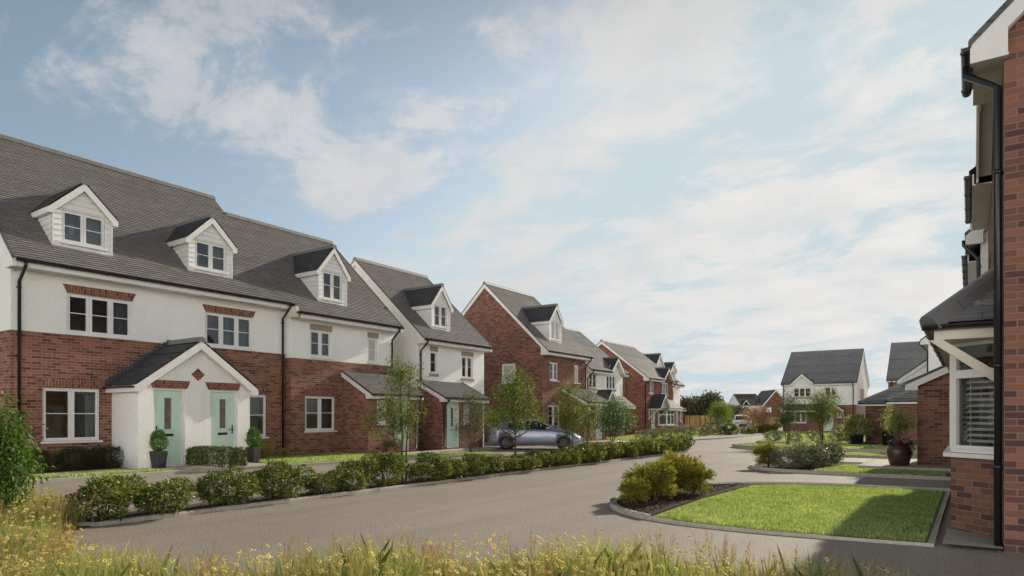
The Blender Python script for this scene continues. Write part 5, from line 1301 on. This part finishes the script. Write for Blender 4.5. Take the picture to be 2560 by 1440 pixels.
# golden shrubs in the bed of the nearest right-hand lawn
def sprig_shrub(name, blobs, sprigs, per, L, W, mat, seed):
    """feathery conifer: sprays of needles running out from the middle"""
    rng = np.random.default_rng(seed); o = empty(name, (0, 0, 0), 0, 'x', 'shrub'); b = np.array(blobs, float); P = []; A = []
    k = rng.integers(0, len(b), sprigs); d = rng.normal(0, 1, (sprigs, 3)); d[:, 2] = np.abs(d[:, 2]) * 1.15 - .6; d /= np.linalg.norm(d, axis=1)[:, None]
    root = b[k, :3] - d * b[k, 3:] * .1; tip = b[k, :3] + d * b[k, 3:] * (.82 + .4 * rng.random((sprigs, 1)) ** 2); tip[:, 2] += .05 * rng.random(sprigs); tip[:, 2] = np.maximum(tip[:, 2], .03)
    t = .3 + .72 * rng.random((sprigs, per)) ** .8; ax = (tip - root) / np.linalg.norm(tip - root, axis=1)[:, None]
    P = root[:, None] + (tip - root)[:, None] * t[..., None] + rng.normal(0, .014, (sprigs, per, 3)) * (1.5 - t)[..., None]; A = ax[:, None] + rng.normal(0, .5, (sprigs, per, 3)) + np.array([0, 0, .35])
    P = P.reshape(-1, 3); A = A.reshape(-1, 3); m = P[:, 2] > .02
    mesh_np('foliage', leaf_quads(P[m], A[m], L, W, rng), 4, M[mat], o)
    mb = MB()
    for i in range(0, sprigs, 6): mb.tube([(0, 0, -.02), tuple(root[i] * [.6, .6, .7]), tuple(tip[i] * .9)], .008, 5, .002)
    mb.build('stem', M['bark'], o); return o
BG = sprig_shrub('golden_conifer', [(0, 0, .28, .38, .38, .32), (.0, .0, .15, .36, .36, .2), (.14, .1, .42, .27, .27, .24), (-.2, .05, .38, .24, .22, .22), (.02, -.15, .45, .2, .2, .2)], 380, 46, .055, .01, 'olive', 90)
for k, (x, y, s, lab) in enumerate([(-4.42, 9.85, .62, 'low golden green conifer nearest the rounded kerb of the right-hand lawn'), (-4.35, 10.55, .95, 'broad golden green conifer in the middle of the bed on the right-hand lawn'), (-4.62, 10.75, .8, 'golden green conifer leaning over the kerb on the road side of the bed'), (-4.35, 11.6, 1.08, 'tallest golden green conifer at the far end of the bed on the right-hand lawn'), (-4.12, 11.75, .8, 'golden green conifer on the lawn side of the tallest one')]):
    place(BG if k == 0 else copy_tree(BG), x, y, .05, k * 1.4, s, lab, 'golden conifers in the rounded bed')
place(copy_tree(BG), -4.6, 19.2, .05, 3, (.95, .95, .95), 'golden green conifer at the tip of the second right-hand lawn beside pale shrubs')
SV = bush('silver_shrub', 'x', 'shrub', [(0, 0, .35, .55, .5, .33), (.3, .2, .42, .35, .35, .3), (-.3, .1, .36, .3, .3, .28)], 3600, .085, .024, 'silver_leaf', 91, stems=5, up=.8)
for k, (x, y, s, lab) in enumerate([(-4.0, 18.9, .78, 'silvery leaved shrub next to the golden conifer on the second lawn'), (-3.65, 19.7, .85, 'silvery leaved shrub in the middle of the clump on the second lawn'), (-3.45, 20.7, .9, 'tallest silvery leaved shrub at the right end of the clump on the second lawn')]):
    place(SV if k == 0 else copy_tree(SV), x, y, .05, k * 2.1, s, lab, 'silvery shrubs on the second right-hand lawn')

# brown pot with an olive tree and pink flowers, palm in a black pot, black tub
SL = .13
q = tag(lathe_obj('glazed_pot', [(.001, 0), (.2, 0), (.235, .03), (.275, .2), (.3, .36), (.285, .44), (.25, .5), (.245, .53), (.262, .55), (.262, .58), (.235, .58), (.225, .52), (.001, .5)], 'pot_brown', n=40), 'large ribbed brown pot holding an olive tree on the pale slab', 'pot'); place(q, -1.58, 20.75, SL)
place(tree('olive_tree', 'small pale green tree growing in the large brown pot on the slab', 'tree', [(0, 0, .95, .52, .52, .4), (-.1, 0, 1.25, .3, .3, .3), (.2, .1, .8, .45, .4, .3)], 120, 34, .055, .02, 'potted_leaf', 92, trunk_r=.017, spread=.085, fork=.4, limb_r=.007, inner=.1, h_trunk=1.1), -1.58, 20.75, SL + .42, 1, .8)
f = bush('potted_flowers', 'trailing pink flowers at the right side of the large brown pot', 'flowers', [(0, 0, .03, .14, .12, .12), (.1, 0, -.12, .1, .1, .16), (-.25, 0, .03, .18, .12, .07)], 800, .05, .02, 'dark_leaf', 93, stems=0, zmin=-.4); place(f, -1.42, 20.6, SL + .58, R(34))
rng = np.random.default_rng(4); P, D = blob_points([(0, 0, .05, .15, .13, .12), (-.25, 0, .05, .2, .12, .07)], 150, rng, r0=.95, zmin=.04); mesh_np('flower_head', leaf_quads(P, D + rng.normal(0, .8, D.shape), .035, .03, rng), 4, M['flower_pink'], f)['kind'] = 'stuff'
q = tag(lathe_obj('black_pot', [(.001, 0), (.27, 0), (.31, .5), (.32, .52), (.29, .52), (.28, .45), (.001, .45)], 'black'), 'black round tub with a leafy palm left of the farther garage', 'pot'); place(q, -4.6, 36.6, .03)
place(bush('palm_plant', 'pale green leafy palm in the black tub left of the farther garage', 'plant', [(0, 0, .3, .6, .6, .4), (0, 0, .6, .4, .4, .4)], 1500, .22, .035, 'potted_leaf', 94, stems=5, up=.9, r0=.3), -4.6, 36.6, .5)
q = tag(lathe_obj('black_pot', [(.001, 0), (.24, 0), (.27, .72), (.29, .75), (.25, .75), (.24, .6), (.001, .6)], 'black'), 'tall plain black tub standing against the nearer garage wall', 'pot'); place(q, -3.05, 34.4, .03)

# pale variegated shrubs along the left front gardens and across the road
PV = []
for i in range(3): PV.append(bush('variegated_shrub', 'x', 'shrub', hedge_blobs(1.1, .9, .75, random.Random(90 + i)), 2000, .075, .026, 'pale_leaf', 100 + i, stems=4, up=.6))
usedv = [False] * 3
for k, (x, y, s, lab) in enumerate([(-15.8, 36.2, .9, 'pale flowering shrub at the left start of the front gardens beyond the hedge'), (-15.9, 38.0, 1.0, 'pale shrub left of the mint door of the bay window house'), (-16.0, 40.5, 1.05, 'pale shrub in front of the mint door of the bay window house'), (-15.9, 43.0, 1.0, 'pale shrub below the bay window of the orange brick house'), (-16.2, 45.5, 1.15, 'pale shrub right of the bay window of the orange brick house'), (-15.8, 48.5, 1.1, 'pale shrub by the far lean-to door at the end of the left row'), (-17.5, 53.5, 1.3, 'pale shrub left of the timber fence foot'), (-19.0, 58.0, 1.3, 'pale flowering shrub directly in front of the timber fence'), (-18.0, 57.0, 1.2, 'pale flowering shrub at the right half of the timber fence foot')]):
    put(PV, usedv, k % 3, x, y, .06, k * 1.1, s, lab, 'pale shrubs along the left front gardens')
for k, (x, y, s, lab) in enumerate([(-8.75, 37.3, .95, 'pale leaved shrub at the left end of the row behind the island'), (-7.7, 37.5, .85, 'second pale leaved shrub of the row behind the island, left of the first trunk'), (-6.6, 37.7, .95, 'pale leaved shrub seen between the two island trees'), (-5.8, 38.3, .9, 'pale leaved shrub behind the trunks of the wider island tree'), (-5.0, 37.6, 1.0, 'pale leaved shrub left of the potted palm'), (-6.0, 42.5, 1.2, 'pale leaved shrub before the brick base of the white end house')]):
    put(PV, usedv, (k + 1) % 3, x, y, .07, k * 2.1, s, lab, 'pale shrubs behind the kerbed island')
for k, (x, y, s, lab) in enumerate([(-13.9, 44.5, (1.0, 1.0, 1.0), 'small pale shrub on the verge beyond the bend of the left pavement'), (-13.6, 47.5, (1.2, 1.2, 1.1), 'pale shrub on the verge in front of the lime green tree')]):
    put(PV, usedv, k, x - 1.6, y + 2, .06, k * 3.1, s, lab, 'small shrubs at the bend')
FD = [(-14.6, 50.0, (1.6, 1.6, 1.3), 'dark green shrub just left of the white car'), (-14.2, 53.0, (1.6, 1.6, 1.0), 'dark green shrub directly in front of the white car'), (-14.6, 57.0, (1.8, 1.8, 1.1), 'dark green hedge shrub right of the white car'), (-14.4, 59.5, (1.9, 1.9, 1.2), 'dark green hedge shrub before the pink feathery shrub'), (-14.9, 62.5, (1.9, 1.9, 1.2), 'dark green hedge shrub at the left corner of the white end house')]
for k, (x, y, s, lab) in enumerate(FD): put(HB, used, k % 6, x, y, .05, k, s, lab, 'dark shrubs round the bend of the road')

# far background
place(tree('lime_tree', 'pale lime green feathery small tree left of the white car', 'tree', [(0, 0, 1.9, 1.1, 1.1, 1.2), (0, 0, 2.5, .8, .8, .6)], 160, 40, .16, .035, 'lime_leaf', 110, trunks=((0, 0), (.1, .1), (-.1, .05)), trunk_r=.03, spread=.22, fork=.15, limb_r=.012), -17.1, 55.3, .05, 0, .8)
place(tree('pink_shrub', 'pink feathery flowering shrub beside the left corner of the white end house', 'shrub', [(0, 0, 1.2, 1.4, 1.2, .9), (.5, 0, 1.8, .9, .8, .6), (-.4, 0, 1.7, .7, .7, .6)], 150, 40, .16, .03, 'pink_leaf', 111, trunks=((0, 0), (.1, .1), (-.1, .05)), trunk_r=.02, spread=.2, fork=.1, limb_r=.012), -16.6, 64.5, .05)
def far_tree(x, y, h, w, seed, label):
    rr = random.Random(seed); B = [(rr.uniform(-.3, .3) * w, rr.uniform(-.3, .3) * w, h * rr.uniform(.3, .78), w * rr.uniform(.25, .42), w * rr.uniform(.25, .4), h * rr.uniform(.16, .28)) for _ in range(8)]
    place(tree('background_tree', label, 'tree', B, 260, 34, .42, .26, 'wood_leaf', seed, trunk_r=.25, spread=.45, fork=.2, limb_r=.05, inner=.3), x, y, 0)
def cam_pt(px_, d):
    a = (px_ - 1280) / 1660; return a * d * .8232 - d * .5678, a * d * .5678 + d * .8232
for k, (p_, d, h, w, lab) in enumerate([(1722, 118, 4.3, 6, 'dark distant tree at the left end, partly behind the last white house'), (1752, 120, 5.4, 6.5, 'tallest dark distant tree behind the timber fence'), (1778, 124, 4.2, 6, 'dark distant tree sloping down right of the tallest one'), (1806, 130, 3.3, 6, 'low dark distant tree behind the lime green tree'), (1834, 136, 3.2, 6, 'low dark distant tree left of the background pair of houses')]):
    x, y = cam_pt(p_, d); far_tree(x, y, h, w, 120 + k, lab)

# timber fence and grey panel fence
a = Vector((-21.9, 60.2, 0)); b = Vector((-19.95, 61.5, 0)); F = frame(a, b - a); L = (b - a).length
fe = empty('timber_fence', a, 0, 'golden brown close-boarded timber fence beyond the left row of houses', 'fence')
F0 = frame((0, 0, 0), b - a)
mb = MB(F0); k = int(L / .115)
for i in range(k): mb.box(i * .115, -.012 - .008 * (i % 2), .05, i * .115 + .108, .006, 1.5)
mb.box(0, .0, 1.5, L, .03, 1.53); mb.build('boards', M['timber'], fe)
for i in range(3):
    mb = MB(F0); mb.box(i * (L - .1) / 2, .008, 0, i * (L - .1) / 2 + .1, .1, 1.58); mb.build('post', M['timber'], fe)
x, y = cam_pt(1780, 84); x2, y2 = cam_pt(1812, 88)
a, b = Vector((x, y, 0)), Vector((x2, y2, 0)); F0 = frame((0, 0, 0), b - a); L = (b - a).length; gf = empty('panel_fence', a, 0, 'grey panelled low fence in the gap right of the timber fence', 'fence')
for i in range(2):
    mb = MB(F0); mb.box(i * L / 2 + .06, -.03, 0, (i + 1) * L / 2 - .06, .03, 1.4); mb.build('panel', M['grey_panel'], gf)
    mb = MB(F0); mb.box(i * L / 2 - .05, -.06, 0, i * L / 2 + .05, .06, 1.45); mb.build('post', M['grey_panel'], gf)
x, y = cam_pt(1912, 78); x2, y2 = cam_pt(1950, 80)
a, b = Vector((x, y, 0)), Vector((x2, y2, 0)); F0 = frame((0, 0, 0), b - a); L = (b - a).length; fe = empty('timber_fence', a, 0, 'short timber fence behind the pink feathery shrub', 'fence')
mb = MB(F0); k = int(L / .12)
for i in range(k): mb.box(i * .12, -.012 - .008 * (i % 2), .05, i * .12 + .112, .006, 1.4)
mb.build('boards', M['timber'], fe); mb = MB(F0); mb.box(L - .1, .008, 0, L, .1, 1.5); mb.build('post', M['timber'], fe)

# pair of houses in the far background
x, y = cam_pt(1850, 138); ang = R(34.6)
def far_house(name, label, p0, d, W, D, ze, zr, low, up, split, wins, gable_front=False, doors=()):
    x, y = cam_pt(p0, d)
    if not gable_front:
        h = House(name, label, 'house', (x, y, 0), ang, W, D, ze, zr, split, low, up, tiles='tiles_brown', o=.3)
        for w_ in wins: h.win(*w_, None, cols=2, sill='stone')
        for d_ in doors: h.door(*d_)
        h.walls(); h.interior(); h.roof(rg=.25, pipes=[(W - .2, .1)]); return h
    h = empty(name, (x, y, 0), ang, label, 'house')
    mb = MB(); wall_rect(mb, 0, W, -.1, ze, wins); mb.face([(0, 0, ze), (W, 0, ze), (W / 2, 0, zr - .1)]); mb.face([(0, D, -.1), (0, 0, -.1), (0, 0, ze), (0, D, ze)]); mb.face([(W, 0, -.1), (W, D, -.1), (W, D, ze), (W, 0, ze)]); mb.build('brick_wall', M[low], h)
    t = (zr - ze) / (W / 2); mb = MB(); yE = -.15; u = Vector((W / 2 + .2, 0, (W / 2 + .2) * t)); z0 = zr - u.z
    slope(mb, (-.2, D, z0), (0, -1, 0), u, u.length, 0, D - yE, .25); slope(mb, (W + .2, yE, z0), (0, 1, 0), (-u.x, 0, u.z), u.length, 0, D - yE, .25); mb.build('roof', M['tiles_brown'], h)
    for sx in (-1, 1):
        mb = MB(); P = lambda q, z: (W / 2 + sx * q, yE - .01, z); mb.prism([P(W / 2 + .2, z0 - .02), P(0, zr - .02), P(0, zr - .28), P(W / 2 + .2, z0 - .28)], (0, .1, 0)); mb.build('bargeboard', M['upvc'], h)
    for w_ in wins: make_window(h, frame((0, 0, 0), (1, 0, 0)), *w_, cols=2, sill='stone')
    return h
h = far_house('background_house', 'grey rendered background house with brown roof and small gable behind the white car', 1851, 138, 4.6, 8, 3.75, 6.2, 'brick_far', 'render', 1.65, [(.55, 1.55, 2.35, 3.2), (2.8, 3.8, 2.35, 3.2), (3.0, 4.1, .4, 1.3)], doors=[(.3, 1.9, .05, 1.5)])
h.gap = None; h.gablet(.4, 1.9, 4.9)
mb = MB(); mb.box(-.6, -1.0, 1.5, 2.4, -.01, 1.62); mb.build('canopy', M['tiles_dark'], h.root)
far_house('background_house', 'red brick background house with white edged gable left of the white end house', 1906, 137, 5.6, 8, 3.75, 7.0, 'brick_far', 'brick_far', 1.6, [(.7, 1.9, 2.3, 3.3), (3.6, 4.8, 2.2, 3.2), (.6, 1.5, .5, 1.3)], True)
# ---------------------------------------------------------------- cars
def interp(tab, x):
    for (a, p), (b, q) in zip(tab, tab[1:]):
        if x <= b:
            t = (x - a) / (b - a) if b > a else 0; t = t * t * (3 - 2 * t) * .5 + t * .5; return p + (q - p) * t
    return tab[-1][1]

def make_car(label, paint, L, Wd, top, belt, width, wheels, wr, glass_x, group=None, tumble=.66, zb=.2):
    """lofted body, nose towards +x; top / belt / width are tables over the length"""
    car = empty('parked_car', (0, 0, 0), 0, label, 'car', group)
    N = 46; rows = []; xs = [L * i / (N - 1) for i in range(N)]
    for x in xs:
        w = interp(width, x) * Wd / 2; zt = interp(top, x); zl = min(interp(belt, x), zt - .02); gh = zt - zl
        k = min(1, max(0, gh / .3)); yt = w * (.9 - (.9 - tumble) * k); e = min(x, L - x); lift = .1 * max(0, 1 - e / .35) ** 2
        half = [(0, zb + lift), (w * .8, zb + lift), (w * .965, zb + .07 + lift), (w * .99, .42), (w, .58), (w * .985, zl - .1), (w * .955, zl - .02), (w * .93, zl), (yt + .03, zl + gh * .78), (yt - .03, zt - .02 * (1 + k)), (yt * .62, zt + .0), (0, zt + .012)]
        ring = [(x, -y, z) for y, z in half] + [(x, y, z) for y, z in reversed(half[1:-1])]
        rows.append(ring)
    n = len(rows[0])
    bm = bmesh.new(); V = [[bm.verts.new(p) for p in r] for r in rows]
    def is_glass(i, j):
        x = (xs[i] + xs[i + 1]) / 2; jj = j if j < 11 else n - 1 - j
        zt0, zt1 = interp(top, xs[i]), interp(top, xs[i + 1]); zl = interp(belt, x); gh = (zt0 + zt1) / 2 - zl
        if jj in (7, 8) and jj == 7 and glass_x[0] < x < glass_x[1] and gh > .12: return 1
        if jj in (9, 10) and gh > .1 and abs(zt1 - zt0) / (xs[1] - xs[0]) > .28 and (glass_x[2] < x < glass_x[3] or glass_x[4] < x < glass_x[5]): return 1
        return 0
    for i in range(N - 1):
        for j in range(n):
            k = (j + 1) % n
            f = bm.faces.new((V[i][j], V[i + 1][j], V[i + 1][k], V[i][k])); f.material_index = is_glass(i, j); f.smooth = True
    bm.faces.new(V[0]); bm.faces.new(list(reversed(V[-1])))
    bmesh.ops.recalc_face_normals(bm, faces=bm.faces)
    me = bpy.data.meshes.new('body'); bm.to_mesh(me); bm.free()
    me.materials.append(M[paint]); me.materials.append(M['car_glass'])
    bo = bpy.data.objects.new('body', me); COL.objects.link(bo)
    cut = MB(); hw = Wd / 2
    tools = []
    for wx in wheels:
        for sy in (-1, 1):
            c = bmesh.new(); bmesh.ops.create_cone(c, cap_ends=True, segments=36, radius1=wr + .055, radius2=wr + .055, depth=.5, matrix=Matrix.Translation((wx, sy * (hw - .02), wr)) @ Matrix.Rotation(R(90), 4, 'X'))
            m2 = bpy.data.meshes.new('t'); c.to_mesh(m2); c.free(); t = bpy.data.objects.new('t', m2); COL.objects.link(t); tools.append(t)
            md = bo.modifiers.new('b', 'BOOLEAN'); md.operation = 'DIFFERENCE'; md.object = t; md.solver = 'EXACT'
    dg = bpy.context.evaluated_depsgraph_get(); new = bpy.data.meshes.new_from_object(bo.evaluated_get(dg)); bo.modifiers.clear(); bo.data = new
    for t in tools: bpy.data.objects.remove(t, do_unlink=True)
    # split the glazing off as its own part
    b0 = bmesh.new(); b0.from_mesh(new); g = b0.copy()
    bmesh.ops.delete(b0, geom=[f for f in b0.faces if f.material_index == 1], context='FACES'); bmesh.ops.delete(g, geom=[f for f in g.faces if f.material_index != 1], context='FACES')
    b0.to_mesh(new); b0.free(); gm = bpy.data.meshes.new('window'); g.to_mesh(gm); g.free()
    new.materials.clear(); new.materials.append(M[paint]); gm.materials.clear(); gm.materials.append(M['car_glass'])
    for mm in (new, gm):
        mm.polygons.foreach_set('material_index', [0] * len(mm.polygons)); mm.update()
    bo.parent = car; go = bpy.data.objects.new('windows', gm); COL.objects.link(go); go.parent = car
    for wx in wheels:
        for sy in (-1, 1):
            w = MB(); yo = sy * (hw - .02); yi = sy * (hw - .22)
            prof = [(wr * .72, yo), (wr * .93, yo), (wr, yo - sy * .04), (wr, yi), (wr * .7, yi)]
            w.rows([[(wx + r * math.cos(2 * math.pi * k / 32), y, wr + r * math.sin(2 * math.pi * k / 32)) for k in range(32)] for r, y in (prof if sy > 0 else prof[::-1])])
            wl = w.build('wheel', M['tyre'], car)
            r_ = MB(); R1_ = wr * .72
            for k in range(10):
                a = 2 * math.pi * k / 10; c_, s_ = math.cos(a), math.sin(a); u = Vector((c_, 0, s_)); v = Vector((-s_, 0, c_)); o_ = Vector((wx, yo - sy * .02, wr))
                r_.prism([o_ + u * .04 - v * .014, o_ + u * .04 + v * .014, o_ + u * R1_ + v * .02, o_ + u * R1_ - v * .02], (0, -sy * .03, 0))
            ringp = [(R1_, yo - sy * .002), (R1_ * .93, yo - sy * .006), (R1_ * .9, yo - sy * .12), (R1_, yo - sy * .14)]
            r_.rows([[(wx + r * math.cos(2 * math.pi * k / 32), y, wr + r * math.sin(2 * math.pi * k / 32)) for k in range(32)] for r, y in ringp])
            r_.build('rim', M['rim'], wl)
            d_ = MB(); d_.face([(wx + R1_ * .95 * math.cos(2 * math.pi * k / 24), yo - sy * .13, wr + R1_ * .95 * math.sin(2 * math.pi * k / 24)) for k in range(24)]); d_.build('brake_disc', M['black'], wl)
    # lamps, mirrors, grille
    zf = interp(top, L * .97)
    for sy in (-1, 1):
        wf = interp(width, L - .16) * Wd / 2
        m = MB(); m.prism([(L - .42, sy * wf * 1.0, zf - .1), (L - .1, sy * wf * .93, zf - .13), (L - .035, sy * wf * .6, zf - .15), (L - .035, sy * wf * .6, zf - .08), (L - .12, sy * wf * .93, zf - .06), (L - .42, sy * wf * 1.0, zf - .06)][::1], (.012, sy * .014, .004)); m.build('headlight', M['lamp_glass'], car)
        wb = interp(width, .14) * Wd / 2; zr_ = interp(belt, .1)
        m = MB(); m.prism([(.3, sy * wb * 1.0, zr_ - .08), (.05, sy * wb * .92, zr_ - .1), (.05, sy * wb * .92, zr_ - .2), (.16, sy * wb * 1.0, zr_ - .17)], (-.012, sy * .016, 0)); m.build('tail_light', M['lamp_red'], car)
        xm = glass_x[1] - .12; wm = interp(width, xm) * Wd / 2; zm = interp(belt, xm)
        m = MB(); m.rows([[(xm + .0 + dx, sy * (wm + .1) + .1 * math.cos(a) * s_, zm + .08 + .065 * math.sin(a) * s_) for a in [-2 * math.pi * k / 12 * sy for k in range(12)]] for dx, s_ in ((-.06, .75), (-.05, 1), (.03, .95), (.1, .5), (.12, .05))], cap=True); m.box(xm - .02, sy * (wm - .08), zm - .0, xm + .04, sy * (wm + .04), zm + .05); m.build('door_mirror', M[paint], car)
    m = MB(); wg = interp(width, L) * Wd / 2 * .62; m.prism([(L + .0, -wg, .36), (L + .0, wg, .36), (L - .005, wg * .9, zf - .17), (L - .005, -wg * .9, zf - .17)], (.012, 0, 0)); m.build('grille', M['black'], car)
    m = MB(); wg = interp(width, L / 2) * Wd / 2; m.box(L * .2, -wg * 1.0, .2, L * .8, -wg * .9, .29); m.box(L * .2, wg * .9, .2, L * .8, wg * 1.0, .29); m.build('sill_trim', M['black'], car)
    return car

hatch = make_car('blue-grey five door hatchback parked on the drive behind the hedge bed', 'car_blue', 4.4, 1.8,
    top=[(0, .86), (.06, .98), (.3, 1.12), (.75, 1.3), (1.4, 1.42), (2.0, 1.44), (2.45, 1.38), (3.0, 1.12), (3.25, .99), (3.6, .92), (4.0, .8), (4.3, .64), (4.4, .5)],
    belt=[(0, .84), (.3, 1.0), (.8, 1.0), (1.6, .97), (3.0, .93), (3.4, .88), (3.9, .78), (4.4, .48)],
    width=[(0, .72), (.12, .86), (.5, .97), (1.2, 1), (3.4, 1), (4.0, .94), (4.28, .8), (4.4, .62)], wheels=(.86, 3.58), wr=.325, glass_x=(.95, 2.95, 2.3, 3.22, .05, .7))
ang = R(34.6) - R(9)
c = Vector((-15.9, 24.95, 0)); d = Vector((math.cos(ang), math.sin(ang), 0)); q = c - d * 2.05
place(hatch, q.x, q.y, .0, ang, .93)
suv = make_car('white car seen head on, parked beyond the bend behind dark shrubs', 'car_white', 4.4, 1.86,
    top=[(0, .95), (.06, 1.1), (.25, 1.35), (.6, 1.56), (1.4, 1.63), (2.2, 1.62), (2.6, 1.52), (3.1, 1.2), (3.3, 1.08), (3.7, 1.02), (4.15, .93), (4.32, .82), (4.4, .66)],
    belt=[(0, .93), (.3, 1.06), (1.6, 1.05), (3.0, 1.02), (3.4, .98), (3.9, .9), (4.4, .64)],
    width=[(0, .8), (.15, .93), (.6, 1), (3.6, 1), (4.1, .95), (4.32, .86), (4.4, .74)], wheels=(.85, 3.55), wr=.35, glass_x=(.5, 3.0, 2.45, 3.3, .05, .5), tumble=.7)
x, y = cam_pt(1854, 71); ang = math.atan2(-y, -x) + R(4); d = Vector((math.cos(ang), math.sin(ang), 0))
place(suv, x - d.x * 2.2, y - d.y * 2.2, 0, ang)
